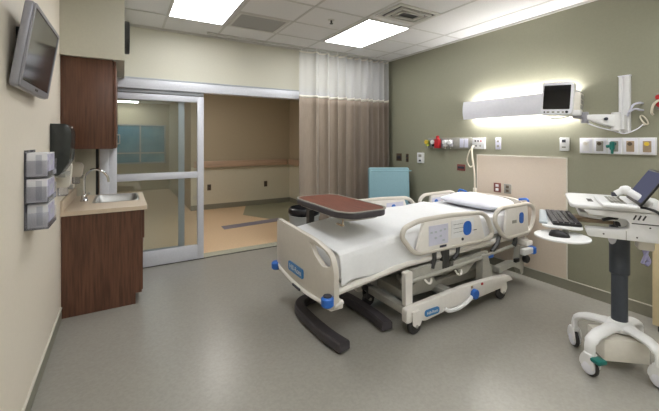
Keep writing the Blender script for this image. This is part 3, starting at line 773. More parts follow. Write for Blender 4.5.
# footboard, slightly bowed in plan
fbp = rpoly([(2.06, .33), (2.06, .60), (2.11, .705), (2.30, .752), (2.45, .762), (2.69, .768), (2.95, .770), (3.075, .770), (3.100, .74), (3.100, .33), (3.02, .30), (2.12, .30)], [.05]*6 + [.05, .03, .02, .05, .05, .05])
hole = rpoly([(2.40, .725), (2.20, .715), (2.105, .675), (2.10, .61), (2.21, .585), (2.32, .64)], .03)
fb = MB().prism(fbp, 'x', 1.262, 1.302, holes=[hole], bev=.012, seg=3)
for v_ in fb.bm.verts:
    v_.co.x -= .02 * (1 - ((v_.co.y - 2.57) / .53) ** 2) + .005
FB = fb.build('footboard', 'bedgrey', BED)
def bow(y): return -.005 - .02 * (1 - ((y - 2.57) / .53) ** 2)
bx = 1.262 + bow(2.69) - .004
MB().prism(rrect(2.506, .392, 2.786, .468, .018), 'x', bx - .002, bx + .008).build('badge', 'badge', FB)
text_mb('Hill-Rom', .062, Matrix.Translation((bx - .003, 2.646, .43)) @ Matrix(((0, 0, -1, 0), (-1, 0, 0, 0), (0, 1, 0, 0), (0, 0, 0, 1)))).build('badge_lettering', 'white', FB)
# foot end frame with two blue bumpers
ff = MB().tube(smooth_path([(1.33, 2.06, .375), (1.262, 2.09, .345), (1.245, 2.3, .318), (1.235, 2.57, .31), (1.245, 2.84, .318), (1.262, 3.05, .345), (1.33, 3.08, .375)], 6), .015, 10)
ff.box(1.25, 1.36, 2.10, 3.04, .30, .36, bev=.01)
ff.build('foot_frame', 'bedlight', BED)
MB().box(1.210, 1.222, 2.52, 2.66, .30, .318, bev=.003).build('pull_slot', 'ink', BED)
def bumper(x, y, z):
    MB().cyl((x, y, z - .035), (x, y, z + .035), .045, n=24, bev=.012).build('bumper', 'blue', BED)
bumper(1.217, 2.085, .388); bumper(1.249, 3.10, .326)
MB().cyl((1.217, 2.085, .422), (1.217, 2.085, .431), .03, n=20).build('bumper_cap', 'ink', BED)
# deck frame: follows the lowered foot section
def top_z(x):
    if x < 1.95: return .675 + (x - 1.30) / .65 * .075
    return .75 + (x - 1.95) / 1.7 * .03
dk = MB()
for y in (2.12, 3.02):
    dk.tube([(1.32, y, .425), (1.95, y, .505), (3.68, y, .525)], .028, 8)
for x in (1.36, 1.95, 2.4, 2.9, 3.4, 3.67):
    z = .425 + min(1, (x - 1.32) / .63) * .08
    dk.box(x - .02, x + .02, 2.12, 3.02, z - .02, z + .02)
dk.build('deck_frame', 'bedlight', BED)
pr = [(1.335, .455), (1.95, .53), (3.66, .55), (3.66, .57), (1.95, .55), (1.335, .475)]
MB().prism(pr, 'y', 2.13, 3.01).build('deck_panel', 'metalgrey', BED)
# undercarriage
MB().box(1.98, 3.3, 2.26, 2.90, .40, .46, bev=.01).box(2.1, 2.5, 2.22, 2.94, .36, .41, bev=.006).box(2.62, 3.1, 2.24, 2.92, .37, .43, bev=.006).build('intermediate_frame', 'metalgrey', BED)
MB().tube([(1.94, 2.07, .375), (2.45, 2.07, .395), (2.95, 2.07, .425), (3.42, 2.10, .44)], .016, 10).build('accessory_rail', 'metalgrey', BED)
for x in (2.13, 2.50):
    MB().tube(smooth_path([(x, 2.07, .37), (x + .01, 2.055, .345), (x + .035, 2.045, .33), (x + .06, 2.05, .345), (x + .065, 2.06, .365)], 4), .009, 8).build('hook', 'bedlight', BED)
MB().prism(rpoly([(2.50, .40), (2.62, .30), (2.69, .315), (2.79, .385), (2.98, .43), (2.98, .46), (2.5, .44)], .01), 'y', 2.085, 2.11).build('side_cover', 'metalgrey', BED)
MB().prism(rpoly([(2.0, .39), (2.02, .455), (2.36, .47), (2.38, .40)], .012), 'y', 2.085, 2.12).build('side_cover', 'metalgrey', BED)
MB().prism(rpoly([(2.0, .30), (2.0, .36), (2.5, .385), (2.95, .40), (2.9, .33), (2.5, .29)], .02), 'y', 2.20, 2.23).build('side_cover', 'metalgrey', BED)
MB().box(2.36, 2.44, 2.075, 2.115, .40, .56, bev=.006).build('rail_latch', 'darkmetal', BED)
MB().tube([(2.28, 2.10, .57), (2.26, 2.085, .50), (2.24, 2.09, .43)], .02, 8).build('rail_hinge', 'darkmetal', BED)
MB().tube([(2.58, 2.10, .56), (2.55, 2.085, .50), (2.50, 2.09, .46)], .018, 8).build('rail_hinge', 'darkmetal', BED)
MB().tube([(3.18, 2.10, .57), (3.12, 2.085, .50), (3.05, 2.09, .44)], .022, 8).build('rail_hinge', 'darkmetal', BED)
MB().tube([(3.45, 2.10, .56), (3.42, 2.085, .48), (3.40, 2.09, .44)], .022, 8).build('rail_hinge', 'darkmetal', BED)
MB().box(2.92, 3.03, 2.055, 2.085, .395, .425, bev=.006).build('release_handle', 'blue', BED)
# lift columns
for y0 in (2.04, 2.64):
    MB().prism(rpoly([(1.90, .20), (1.97, .20), (1.97, .47), (1.895, .47)], .012), 'y', y0, y0 + .045).build('lift_column', 'bedlight', BED)
for y0 in (2.05, 2.60):
    MB().prism(rpoly([(2.85, .20), (3.02, .20), (2.93, .44), (2.86, .44)], .012), 'y', y0, y0 + .07).build('lift_column', 'metalgrey', BED)
for y0 in (2.14, 2.54):
    MB().prism(rpoly([(1.98, .22), (2.30, .22), (2.36, .25), (2.28, .37), (2.2, .36), (2.02, .28)], .015), 'y', y0, y0 + .04).build('lift_arm', 'metalgrey', BED)
MB().box(2.02, 3.25, 2.22, 2.56, .16, .24, bev=.01).cyl((2.15, 2.4, .26), (2.75, 2.4, .34), .035, n=14).cyl((2.6, 2.3, .25), (3.1, 2.3, .36), .03, n=14).build('drive_unit', 'metalgrey', BED)
# base side covers
bp_ = rpoly([(1.86, .10), (1.86, .205), (1.93, .215), (2.55, .245), (2.80, .24), (2.98, .235), (3.18, .215), (3.23, .165), (3.12, .165), (3.05, .125), (2.62, .105), (2.45, .10), (2.36, .105), (2.06, .075), (1.99, .10)], .02)
bcov = MB().prism(bp_, 'y', 1.99, 2.045, bev=.006).build('base_cover', 'bedlight', BED)
MB().prism([(x, z) for x, z in bp_], 'y', 2.64, 2.70, bev=.006).build('base_cover', 'bedlight', BED)
for x0, x1, z0 in ((1.90, 1.97, .125), (3.05, 3.14, .14), (2.4, 2.5, .145)):
    MB().box(x0, x1, 2.02, 2.67, z0, z0 + .06, bev=.01).build('base_crossbar', 'metalgrey', BED)
MB().prism(rrect(2.05, .108, 2.21, .161, .022), 'y', 1.982, 1.992).build('badge', 'badge', bcov)
text_mb('Hill-Rom', .034, Matrix.Translation((2.13, 1.981, .134)) @ Matrix.Rotation(PI / 2, 4, 'X')).build('badge_lettering', 'white', bcov)
MB().tube(smooth_path([(2.27, 1.98, .125), (2.31, 1.965, .105), (2.42, 1.96, .105), (2.52, 1.965, .125), (2.59, 1.975, .145), (2.65, 1.985, .16)], 5), .016, 10).build('brake_pedal', 'white', BED)
MB().cyl((2.64, 1.99, .165), (2.64, 1.955, .165), .043, n=24, bev=.006).build('brake_button', 'blue', BED)
for x, m in ((2.62, 'tanplate'), (2.76, 'red')):
    MB().box(x - .012, x + .012, 1.984, 1.992, .215, .235, bev=.002).build('indicator', m, bcov)
# casters
def caster(x, y, mat_fork='bedlight'):
    mat_fork = 'darkmetal' if y > 2.4 else mat_fork
    f_ = MB().prism(rpoly([(x - .035, .075), (x - .045, .17), (x + .035, .19), (x + .055, .11), (x + .03, .065)], .015), 'y', y - .035, y - .024).prism(rpoly([(x - .035, .075), (x - .045, .17), (x + .035, .19), (x + .055, .11), (x + .03, .065)], .015), 'y', y + .024, y + .035).box(x - .04, x + .035, y - .034, y + .034, .145, .185, bev=.008).build('caster', mat_fork, BED)
    MB().cyl((x, y - .02, .062), (x, y + .02, .062), .062, n=28, bev=.01).build('wheel', 'rubber', f_)
    MB().cyl((x, y - .037, .07), (x, y + .037, .07), .014, n=14).build('axle', 'metalgrey', f_)
caster(1.95, 2.005); caster(3.09, 2.03); caster(1.925, 2.56); caster(3.09, 2.66)
# side rails
def rail(outline, panel, y, out, foot):
    yo = y
    ol = rpoly(outline, .09, 6)
    r = MB().tube([(x, yo, z) for x, z in ol], .021, 10, closed=True).build('side_rail', 'bedgrey', BED)
    pn = rpoly(panel, .025)
    MB().prism(pn, 'y', yo - .014, yo + .014, bev=.004).build('rail_panel', 'bedlight', r)
    return r
fo = [(2.02, .585), (1.885, .745), (1.915, .81), (2.07, .852), (2.45, .855), (2.86, .835), (2.95, .79), (3.035, .62), (2.98, .58)]
fp = [(2.03, .585), (2.115, .835), (2.45, .848), (2.82, .828), (2.91, .585)]
ho = [(3.21, .545), (3.07, .72), (3.08, .80), (3.15, .845), (3.63, .85), (3.735, .80), (3.74, .70), (3.66, .555)]
hp = [(3.21, .548), (3.25, .835), (3.60, .84), (3.62, .556)]
R1 = rail(fo, fp, YN + .005, -1, True); R2 = rail(ho, hp, YN + .005, -1, False)
R3 = rail(fo, fp, mir(YN + .005), 1, True); R4 = rail(ho, hp, mir(YN + .005), 1, False)
def on_rail(r, yface, s, items):
    for kind, x0, x1, z0, z1, m, nm in items:
        if kind == 'r': MB().box(x0, x1, yface, yface + s * .003, z0, z1).build(nm, m, r)
        else: MB().prism(rrect(x0, z0, x1, z1, min(x1 - x0, z1 - z0) * .42), 'y', yface, yface + s * .005).build(nm, m, r)
yn = YN + .005 - .0145; yf = mir(yn)
items = [('r', 2.17, 2.40, .63, .795, 'lilac', 'control_label'), ('r', 2.44, 2.74, .655, .81, 'white', 'control_label'),
         ('o', 2.595, 2.705, .66, .785, 'blue', 'call_button'), ('r', 2.30, 2.38, .60, .618, 'ink', 'control_text'),
         ('r', 2.47, 2.60, .70, .704, 'ink', 'control_text'), ('r', 2.47, 2.60, .735, .739, 'ink', 'control_text'), ('r', 2.47, 2.59, .77, .774, 'ink', 'control_text'),
         ('r', 2.72, 2.78, .69, .696, 'ink', 'control_text'), ('o', 2.575, 2.60, .62, .645, 'ink', 'latch_hole')]
on_rail(R1, yn, -1, items)
for (x, z) in ((2.20, .74), (2.25, .74), (2.31, .745), (2.36, .75), (2.31, .70), (2.25, .69), (2.345, .66)):
    MB().box(x - .012, x + .012, yn - .005, yn - .003, z - .008, z + .008).build('control_button', 'palm', R1)
on_rail(R2, yn, -1, [('r', 3.33, 3.40, .68, .71, 'greyplate', 'control_text'), ('o', 3.45, 3.52, .665, .775, 'blue', 'call_button')])
on_rail(R3, yf, 1, [('o', 2.595, 2.705, .66, .785, 'blue', 'call_button')])
on_rail(R4, yf, 1, [('o', 3.45, 3.52, .665, .775, 'blue', 'call_button')])
# the inner faces of the far rails carry the patient controls
on_rail(R3, mir(YN + .0195), -1, [('r', 2.55, 2.80, .70, .80, 'lilac', 'control_label'), ('o', 2.62, 2.68, .72, .78, 'blue', 'call_button')])
on_rail(R4, mir(YN + .0195), -1, [('r', 3.27, 3.42, .68, .80, 'lilac', 'control_label'), ('o', 3.31, 3.37, .71, .78, 'blue', 'call_button')])
# headboard and head end
hbp = rpoly([(2.16, .48), (2.14, .80), (2.24, .865), (2.57, .875), (2.90, .865), (3.0, .80), (2.98, .48)], .06)
MB().prism(hbp, 'x', 3.715, 3.745, holes=[rpoly([(2.30, .74), (2.30, .80), (2.84, .80), (2.84, .74)], .025)], bev=.008).build('headboard', 'bedgrey', BED)
MB().tube(smooth_path([(3.73, 2.23, .86), (3.725, 2.18, .872), (3.72, 2.13, .872), (3.715, 2.12, .82)], 4), .012, 8).build('push_handle', 'blue', BED)
MB().tube(smooth_path([(3.73, 2.91, .86), (3.725, 2.96, .872), (3.72, 3.01, .872), (3.715, 3.02, .82)], 4), .012, 8).build('push_handle', 'blue', BED)
MB().box(3.55, 3.66, 2.04, 2.16, .42, .47, bev=.01).box(3.56, 3.68, 2.10, 3.04, .42, .48, bev=.008).build('head_frame', 'bedlight', BED)
MB().box(3.44, 3.60, 2.0, 2.05, .355, .415, bev=.008).build('corner_arm', 'white', BED)
MB().cyl((3.62, 2.03, .345), (3.62, 2.03, .415), .042, n=22, bev=.01).build('bumper', 'blue', BED)
MB().cyl((3.49, 2.04, .315), (3.49, 1.99, .315), .04, n=22, bev=.01).build('pole_socket', 'black', BED)
MB().prism(rpoly([(3.12, .22), (3.22, .24), (3.36, .25), (3.46, .20), (3.48, .14), (3.52, .15), (3.54, .42), (3.46, .44), (3.44, .28), (3.32, .30), (3.12, .28)], .012), 'y', 2.06, 2.12).build('head_bracket', 'metalgrey', BED)
MB().box(3.35, 3.42, 2.035, 2.065, .29, .33, bev=.008).build('pedal', 'black', BED)

# mattress, sheet, pillow
mp_ = [(1.345, .485), (1.95, .56), (3.64, .58), (3.64, .77), (1.95, .735), (1.345, .66)]
tag(MB().prism(rpoly(mp_, .03), 'y', 2.135, 3.005, bev=.03, seg=4).build('mattress', 'sheet'), 'white covered mattress on the hospital bed deck', 'mattress')
YS0, YS1 = 2.118, 3.022
def sheet_fn(u, v):
    x = 1.338 + u * (3.05 - 1.338)
    zt = top_z(x) + .006
    low = .47 + min(1, max(0, (x - 1.34) / .6)) * .055 - .02 + .03 * noise.noise((x * 3.1, 5, 0)) 
    side_ = zt - low
    width = YS1 - YS0
    per = [(YS0 - .012, low), (YS0 - .006, low + side_ * .5), (YS0, zt - .05), (YS0 + .012, zt - .018), (YS0 + .045, zt), (YS0 + width * .3, zt + .004), (YS0 + width * .7, zt + .004),
           (YS1 - .045, zt), (YS1 - .012, zt - .018), (YS1, zt - .05), (YS1 + .006, low + side_ * .5), (YS1 + .012, low)]
    s = v * (len(per) - 1); i = min(int(s), len(per) - 2); t = s - i
    y = per[i][0] * (1 - t) + per[i + 1][0] * t; z = per[i][1] * (1 - t) + per[i + 1][1] * t
    hang = 0
    if i < 2: hang = 1 - (i + t) / 2.5
    elif i >= len(per) - 3: hang = (i + t - (len(per) - 3)) / 2.0
    wob = .012 * hang * (math.sin(x * 21 + 2 * math.sin(x * 5)) * .5 + noise.noise((x * 7, v * 3, 1)))
    y += wob if v < .5 else -wob
    z += .006 * noise.noise((x * 4.5 + y * 2.5, y * 5 - x * 2, 3)) + .003 * noise.noise((x * 11, y * 13, 8))
    z += .002 + (.008 if u > .955 else 0)
    return (x, y, z)
tag(MB().grid(sheet_fn, 130, 66).build('bed_sheet', 'sheet', angle=80, solid=.003), 'white sheet draped over the mattress of the hospital bed', 'bed sheet')
def pil(u, v):
    a = 2 * PI * u; p_ = PI * (v - .5)
    ca, sa = math.cos(a), math.sin(a)
    e = .45
    sg = lambda q, k: math.copysign(abs(q) ** k, q)
    cx = sg(math.cos(p_), .7)
    x = .205 * cx * sg(ca, e); y = .385 * cx * sg(sa, e)
    rr = max(abs(x) / .205, abs(y) / .385)
    z = .066 * math.sin(p_) * (1 - .35 * rr ** 3)
    z += .008 * noise.noise((x * 9, y * 7, 2))
    return (x, y, z)
pw = MB().grid(pil, 56, 28, closed_u=True)
bmesh.ops.remove_doubles(pw.bm, verts=pw.bm.verts, dist=.0008)
bmesh.ops.recalc_face_normals(pw.bm, faces=pw.bm.faces[:])
bmesh.ops.transform(pw.bm, matrix=Matrix.Translation((3.40, 2.54, .836)) @ Matrix.Rotation(math.radians(-4), 4, 'Y'), verts=pw.bm.verts)
tag(pw.build('pillow', 'pillow', angle=80), 'pale lavender-white pillow at the head of the bed', 'pillow')

# ------------------------------------------------------------------ overbed table
ot = thing('overbed_table', 'overbed table with cherry wood top straddling the foot of the bed', 'table', (1.6, 2.9, 0))
def octo(x0, x1, y0, y1, c): return rpoly([(x0 + c, y0), (x1 - c, y0), (x1, y0 + c * 1.3), (x1, y1 - c * 1.3), (x1 - c, y1), (x0 + c, y1), (x0, y1 - c * 1.3), (x0, y0 + c * 1.3)], .05)
TX0, TX1, TY0, TY1 = 1.41, 1.90, 2.17, 3.13
tp = MB().prism(octo(TX0, TX1, TY0, TY1, .10), 'z', .902, .950, bev=.012).build('table_top', 'tablebase', ot)
MB().prism(octo(TX0 + .03, TX1 - .03, TY0 + .03, TY1 - .03, .06), 'z', .9495, .953).build('wood_inlay', 'tablewood', tp)
rim = MB().prism(octo(TX0 + .012, TX1 - .012, TY0 + .012, TY1 - .012, .066), 'z', .949, .956, holes=[octo(TX0 + .030, TX1 - .030, TY0 + .030, TY1 - .030, .06)]).build('rim', 'greyplate', tp)
MB().prism(octo(1.47, 1.84, 2.24, 3.12, .06), 'z', .876, .901, bev=.006).build('under_frame', 'metalgrey', ot)
MB().cyl((1.45, 2.25, .85), (1.45, 2.25, .9015), .006, n=10).box(1.44, 1.46, 2.245, 2.33, .846, .856).build('height_lever', 'tanplate', ot)
MB().box(1.60, 1.69, 3.125, 3.205, .06, .50, bev=.006).build('column_sleeve', 'tablebase', ot)
MB().prism([(3.135, .48), (3.135, .80), (2.99, .875), (3.195, .875), (3.195, .48)], 'x', 1.615, 1.675).build('column', 'darkmetal', ot)
bm_ = MB()
def bar(pts, w, h):
    pts = smooth_path(pts, 6)
    b = bmesh.new(); rg = []
    N = len(pts)
    for i, p in enumerate(pts):
        t = (pts[min(i + 1, N - 1)] - pts[max(i - 1, 0)]); t.z = 0; t.normalize()
        sd = Vector((-t.y, t.x, 0))
        rg.append([b.verts.new(p + sd * sx * w / 2 + Vector((0, 0, zz * h))) for sx, zz in ((-1, 0), (1, 0), (1, .75), (.75, 1), (-.75, 1), (-1, .75))])
    for A_, B_ in zip(rg[:-1], rg[1:]):
        for k in range(6): b.faces.new((A_[k], A_[(k + 1) % 6], B_[(k + 1) % 6], B_[k]))
    b.faces.new(rg[0]); b.faces.new(rg[-1])
    bmesh.ops.recalc_face_normals(b, faces=b.faces[:])
    bm_._merge(b)
bar([(1.345, 2.06, .022), (1.315, 2.25, .022), (1.305, 2.55, .022), (1.325, 2.74, .022), (1.41, 2.84, .022), (1.55, 2.86, .022), (1.69, 2.84, .022), (1.765, 2.74, .022), (1.79, 2.55, .022), (1.795, 2.30, .022), (1.78, 2.12, .022)], .095, .065)
bm_.box(1.60, 1.69, 2.83, 3.20, .022, .075, bev=.006)
bm_.build('base', 'tablebase', ot)
for x, y in ((1.34, 2.10), (1.78, 2.16), (1.33, 2.70), (1.765, 2.70), (1.645, 3.17)):
    MB().cyl((x, y - .012, .012), (x, y + .012, .012), .012, n=12).build('caster', 'black', ot)

# ------------------------------------------------------------------ waste bin behind the bed
bn = thing('waste_bin', 'round grey waste bin with black liner behind the foot of the bed', 'bin', (2.09, 4.20, 0))
T_ = Matrix.Translation((2.09, 4.20, 0)) @ Matrix.Diagonal((1.25, 1.25, .94, 1))
MB().lathe([(0, 0), (.125, 0), (.13, .01), (.16, .53), (.168, .535), (.168, .555), (.155, .555), (.125, .02), (0, .02)], T_, 32).build('body', 'binbody', bn)
MB().lathe([(.150, .50), (.152, .558), (.160, .575), (.171, .585), (.172, .60), (.165, .64), (.15, .655), (.145, .60), (.14, .45)], T_, 32).build('liner', 'liner', bn)

# ------------------------------------------------------------------ teal recliner
RA = math.radians(-31)
rc = thing('recliner_chair', 'teal vinyl recliner between the bed and the curtain', 'chair', (3.30, 3.83, 0), RA)
L_ = dict(parent=rc, local=True)
MB().box(-.25, .25, -.40, .10, .33, .47, bev=.04, seg=4).build('seat', 'teal', **L_)
bk = MB().prism(rrect(-.305, .30, .305, 1.12, .03), 'y', .14, .27, bev=.02, seg=3, mat=Matrix.Translation((0, .02, 0)) @ Matrix.Rotation(math.radians(-5), 4, 'X')).build('backrest', 'teal', **L_)
MB().tube([(-.29, .055, 1.07), (.29, .055, 1.07)], .008, 8).build('headrest_seam', 'teal', bk, local=True)
for s in (-1, 1):
    ar = MB().box(s * .30 - .045, s * .30 + .045, -.40, .14, .12, .60, bev=.02, seg=3).build('armrest', 'teal', **L_)
    MB().box(s * .30 - .045, s * .30 + .045, -.39, .12, .601, .625, bev=.01).build('arm_cap', 'black', ar, local=True)
MB().box(-.25, .25, -.42, -.37, .12, .33, bev=.02).build('footrest', 'teal', **L_)
MB().box(-.28, .28, -.36, .14, .09, .13, bev=.005).build('frame', 'darkmetal', **L_)
for x in (-.27, .27):
    for y in (-.33, .12):
        MB().cyl((x, y, .0), (x, y, .1), .03, n=14, bev=.01).build('foot', 'black', **L_)

# ------------------------------------------------------------------ computer cart
CA = math.atan2(-.47, -.88)           # local -Y faces the user side
CC = (2.91, 1.04)
cart = thing('computer_cart', 'white mobile computer cart with slate column at the right foreground', 'cart', (CC[0], CC[1], 0), CA)
CI = Matrix.Translation((CC[0], CC[1], 0)) @ Matrix.Rotation(CA, 4, 'Z')
def lw(x, y): 
    p = CI.inverted() @ Vector((x, y, 0)); return p.x, p.y
K = dict(parent=cart, local=True)
# local X: + towards the camera side, local Y: - towards the user (left in the photo)
casters = [(2.575, 1.075), (2.845, 1.285), (2.80, .80), (3.12, 1.01)]
for i, (x, y) in enumerate(casters):
    lx, ly = lw(x, y)
    hx, hy = lw(2.87, 1.04)
    dx, dy = lx, ly
    base = Vector((0, 0, 0))
    path = [(dx * .05, dy * .05, .245), (dx * .38, dy * .38, .252), (dx * .78, dy * .78, .242), (dx * .98, dy * .98, .205), (dx * 1.0, dy * 1.0, .135)]
    lg = MB().tube(smooth_path(path, 6), [.048] * 6 + [.043] * 6 + [.039] * 6 + [.033] * 7, 14, flat=.55).build('base_leg', 'white', **K)
    wd_ = [(-.95, .30), (-.74, .66), (-.80, .2), (-.6, .7)][i]
    v3 = CI.to_3x3().inverted() @ Vector((wd_[0], wd_[1], 0))
    aw = math.atan2(v3.y, v3.x) - PI / 2
    Rm = Matrix.Translation((dx, dy, 0)) @ Matrix.Rotation(aw, 4, 'Z')
    cs = MB()
    for sd in (-1, 1):
        cs.prism(rpoly([(-.048, .055), (-.052, .09), (-.03, .14), (.03, .14), (.052, .09), (.048, .055)], .02), 'y', sd * .022 - .005, sd * .022 + .005, mat=Rm)
    cs.box(-.03, .03, -.026, .026, .118, .145, bev=.006, mat=Rm)
    cso = cs.build('caster', 'white', lg, local=True)
    MB().lathe([(0, -.012), (.050, -.012), (.058, -.006), (.058, .006), (.050, .012), (0, .012)], Rm @ Matrix.Translation((0, 0, .058)) @ Matrix.Rotation(PI / 2, 4, 'X'), 28).build('wheel', 'rubber', cso, local=True)
    for sd in (-1, 1):
        MB().lathe([(0, 0), (.046, 0), (.044, .010), (.02, .018), (0, .018)], Rm @ Matrix.Translation((0, sd * .012, .058)) @ Matrix.Rotation(-sd * PI / 2, 4, 'X'), 28).build('hub_cap', 'fixture', cso, local=True)
    if i == 0:
        MB().box(-.085, -.02, -.04, .03, .108, .135, bev=.01, mat=Rm).build('brake_pedal', 'tealdark', cso, local=True)
MB().lathe([(0, .21), (.06, .212), (.09, .23), (.09, .25), (.07, .272), (.05, .285), (0, .285)], None, 28).build('base_hub', 'white', **K)
MB().box(-.13, .13, -.10, .10, .07, .21, bev=.006, mat=Matrix.Translation((2.857, 1.034, 0)) @ Matrix.Rotation(math.radians(-40.5), 4, 'Z')).build('power_box', 'white2', cart)
MB().cyl((0, 0, .26), (0, 0, .66), .046, n=28).build('lower_column', 'slate', **K)
up = MB().cyl((0, 0, .60), (0, 0, .95), .057, n=28, bev=.004).build('upper_column', 'slate', **K)
MB().prism([(.028 * math.cos(t), .045 * math.sin(t)) for t in [2 * PI * k / 24 for k in range(24)]], 'x', .051, .061, mat=Matrix.Rotation(math.radians(-52), 4, 'Z') @ Matrix.Translation((0, 0, .845))).build('badge', 'fixture', up, local=True)
# head: worktop and housing
MB().prism(rpoly([(-.30, -.295), (.30, -.295), (.30, .24), (-.30, .24)], [.06, .05, .04, .04]), 'z', 1.068, 1.092, bev=.008).build('worktop', 'white', **K)
MB().box(.0, .13, -.185, -.155, 1.0915, 1.0935).build('slot', 'darkmetal', **K)
MB().box(-.26, .26, -.20, .22, 1.02, 1.069, bev=.008).build('top_tray', 'white2', **K)
hs_ = MB().prism(rpoly([(-.23, 1.064), (.24, 1.064), (.24, .94), (.19, .892), (-.20, .892), (-.215, .942), (-.03, .95), (.005, .965), (.005, 1.005), (-.02, 1.022), (-.19, 1.03)], .014), 'x', .20, .288, bev=.006).build('side_housing', 'white', **K)
MB().prism(rpoly([(-.24, 1.03), (-.24, 1.0), (-.17, .99), (-.03, .985), (-.01, .91), (.19, .905), (.22, .96), (.22, 1.03)], .012), 'x', -.24, .20, bev=.006).build('housing', 'white', **K)
MB().box(.286, .2895, -.012, -.009, .893, .948).build('seam', 'greyplate', **K)
MB().box(.287, .290, .015, .16, .996, 1.002).build('slot', 'darkmetal', **K)
for k in range(3):
    MB().box(-.002, .002, -.004, .004, -.016, .016, mat=Matrix.Translation((.289, .03 + k * .022, 1.036)) @ Matrix.Rotation(math.radians(-25), 4, 'X')).build('vent_slot', 'darkmetal', **K)
for y, z in ((.04, .915), (-.12, .917), (.10, .98)):
    MB().cyl((.284, y, z), (.2895, y, z), .005, n=8).build('screw', 'darkmetal', **K)
MB().box(.15, .198, -.05, .004, .955, 1.02, bev=.006).tube(smooth_path([(.17, -.02, 1.0), (.22, -.07, 1.008), (.235, -.12, .995)], 4), .010, 8).build('release_lever', 'black', **K)
MB().box(-.02, .14, -.33, -.05, .950, .975, bev=.008).build('tray_arm', 'tanplate', **K)
# keyboard tray and mouse tray
KX = .15
kt = MB().prism(rpoly([(KX - .27, -.47), (KX + .27, -.45), (KX + .27, -.23), (KX - .27, -.25)], .05), 'z', .945, .958, bev=.004).build('keyboard_tray', 'white', **K)
MB().box(KX - .24, KX + .22, -.468, -.42, .958, .974, bev=.006, seg=3).build('palm_rest', 'palm', kt, local=True)
MB().prism([(KX + .30 + .15 * math.cos(t), -.345 + .15 * math.sin(t)) for t in [2 * PI * k / 40 for k in range(40)]], 'z', .900, .912, bev=.003).build('mouse_tray', 'white', **K)
MB().tube([(KX + .17, -.32, .945), (KX + .17, -.32, .908)], .02, 10).build('tray_post', 'metalgrey', **K)
MB().box(.10, .20, .06, .14, .82, .91, bev=.012).build('cable_box', 'white2', **K)
MB().tube(smooth_path([(.13, .10, .83), (.14, .11, .78), (.13, .125, .74), (.145, .11, .72)], 5), .012, 8).tube(smooth_path([(.15, .12, .83), (.16, .10, .77), (.15, .09, .73)], 5), .01, 8).build('cable_bundle', 'lavender', **K)

kb = thing('keyboard', 'dark keyboard on the cart tray', 'keyboard', (CC[0], CC[1], 0), CA)
KK = dict(parent=kb, local=True)
kmat = Matrix.Translation((KX + .01, -.335, .9595)) @ Matrix.Rotation(math.radians(5), 4, 'Z')
kbody = MB().prism(rrect(-.225, -.075, .225, .082, .015), 'z', 0, .016, bev=.003, mat=kmat).build('case', 'black', **KK)
MB().box(-.215, .215, -.075, .075, .0155, .0175, mat=kmat).build('key_bed', 'keyback', **KK)
ks = MB()
for r in range(5):
    for c_ in range(14):
        x = -.205 + c_ * .0316; y = -.062 + r * .031
        ks.box(x - .0125, x + .0125, y - .0125, y + .0125, .017, .025, mat=kmat)
ks.build('keycaps', 'key', **KK)
ms = thing('mouse', 'black computer mouse on the round white tray under the keyboard', 'mouse', (CC[0], CC[1], 0), CA)
MX, MY = KX + .335, -.36
def mfn(u, v):
    a = 2 * PI * u; t = v
    rr = math.cos(t * PI / 2) ** .6
    return (MX + .032 * rr * math.cos(a), MY + .056 * rr * math.sin(a), .9125 + .036 * math.sin(t * PI / 2) * (1 - .15 * math.sin(a)))
mb = MB().grid(mfn, 28, 10, closed_u=True)
bmesh.ops.holes_fill(mb.bm, edges=[e for e in mb.bm.edges if e.is_boundary], sides=0)
bmesh.ops.recalc_face_normals(mb.bm, faces=mb.bm.faces[:])
mb.build('shell', 'black', parent=ms, local=True)
MB().cyl((MX - .004, MY - .038, .942), (MX + .004, MY - .038, .942), .007, n=12).build('scroll_wheel', 'darkmetal', parent=ms, local=True)

# laptop: hinge at the back of the worktop
LXo, LYo = .11, .015
la = thing('laptop', 'open laptop at the back of the cart worktop', 'laptop', (CC[0], CC[1], 0), CA)
LK = dict(parent=la, local=True)
LT = Matrix.Translation((LXo, LYo, 1.093))
lb = MB().prism(rrect(-.16, -.15, .24, .03, .012), 'z', 0, .018, bev=.003, mat=LT).build('base', 'white', **LK)
lks = MB()
for r in range(4):
    for c_ in range(11):
        lks.box(-.14 + c_ * .028 - .011, -.14 + c_ * .028 + .011, -.055 + r * .02 - .008 - .03, -.055 + r * .02 + .008 - .03, .018, .020, mat=LT)
lks.build('keycaps', 'greyplate', lb, local=True)
LR = LT @ Matrix.Translation((0, .025, .024)) @ Matrix.Rotation(math.radians(-32), 4, 'X')
ld = MB().prism(rrect(-.16, 0, .24, .235, .012), 'y', 0, .012, bev=.003, mat=LR).build('lid', 'black', **LK)
MB().box(-.147, .227, -.002, .001, .016, .220, mat=LR).build('screen', 'laptopscreen', ld, local=True)
MB().tube(smooth_path([(.16 + LXo, LYo + .01, 1.105), (.31, .13, 1.08), (.335, .15, 1.0), (.335, .16, .94), (.33, .21, .89), (.30, .29, .87)], 6), .008, 8).build('power_cord', 'black', **LK)

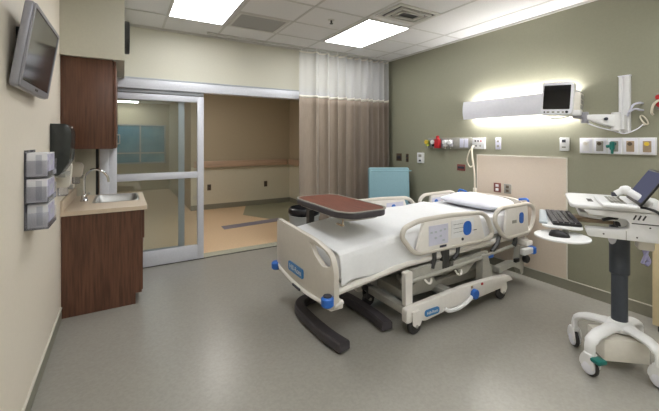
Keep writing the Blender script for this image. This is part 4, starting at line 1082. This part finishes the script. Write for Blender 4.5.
# barcode scanner lying on its stand
bs = thing('barcode_scanner', 'white handheld barcode scanner on the worktop in front of the laptop', 'scanner', (CC[0], CC[1], 0), CA)
BK = dict(parent=bs, local=True)
MB().tube(smooth_path([(.205, -.05, 1.163), (.205, -.005, 1.19), (.21, .02, 1.188)], 5), [.020] * 4 + [.028] * 4 + [.024] * 3, 14).build('head', 'white', **BK)
MB().tube(smooth_path([(.21, .013, 1.183), (.24, .06, 1.15), (.27, .105, 1.113)], 5), [.023] * 5 + [.020] * 6, 12).build('handle', 'white', **BK)
MB().box(.187, .223, -.072, -.044, 1.148, 1.172, bev=.004).build('window', 'ink', **BK)
MB().tube(smooth_path([(.20, -.01, 1.17), (.175, -.035, 1.14), (.185, -.01, 1.113)], 4), .006, 8).build('stand', 'greyplate', **BK)
# ------------------------------------------------------------------ cream cabinet at the right edge
cc = thing('storage_cabinet', 'narrow cream cabinet against the olive wall behind the cart', 'cabinet', (3.72, .82, 0))
MB().box(3.60, 3.835, .60, 1.075, .05, .90, bev=.004).build('carcass', 'creamcab', cc)
MB().box(3.59, 3.598, .61, 1.065, .07, .88, bev=.002).build('door', 'creamcab', cc)
MB().box(3.59, 3.85, .59, 1.085, .901, .925, bev=.004).build('top', 'creamcab', cc)
for x in (3.64, 3.80):
    for y in (.65, 1.03):
        MB().cyl((x, y, 0), (x, y, .05), .022, n=14).build('foot', 'black', cc)

# ------------------------------------------------------------------ camera, world, view
yaw = math.atan(206.5 / 349.0)
cam = bpy.data.cameras.new('camera')
cam.sensor_width = 36.0
cam.lens = 349.0 / 659.0 * 36.0
cam.shift_y = -64.5 / 659.0
cam.clip_start = 0.05
co = bpy.data.objects.new('camera', cam)
co.location = (0, 0, EYE)
co.rotation_euler = (PI / 2, 0, -yaw)
COL.objects.link(co)
SC.camera = co
wd = bpy.data.worlds.new('world'); SC.world = wd; wd.use_nodes = True
wd.node_tree.nodes['Background'].inputs[0].default_value = (.6, .62, .65, 1)
wd.node_tree.nodes['Background'].inputs[1].default_value = .3
SC.view_settings.view_transform = 'Standard'
SC.view_settings.look = 'None'
SC.view_settings.gamma = 1.0
SC.view_settings.use_curve_mapping = False
SC.view_settings.exposure = 0.0
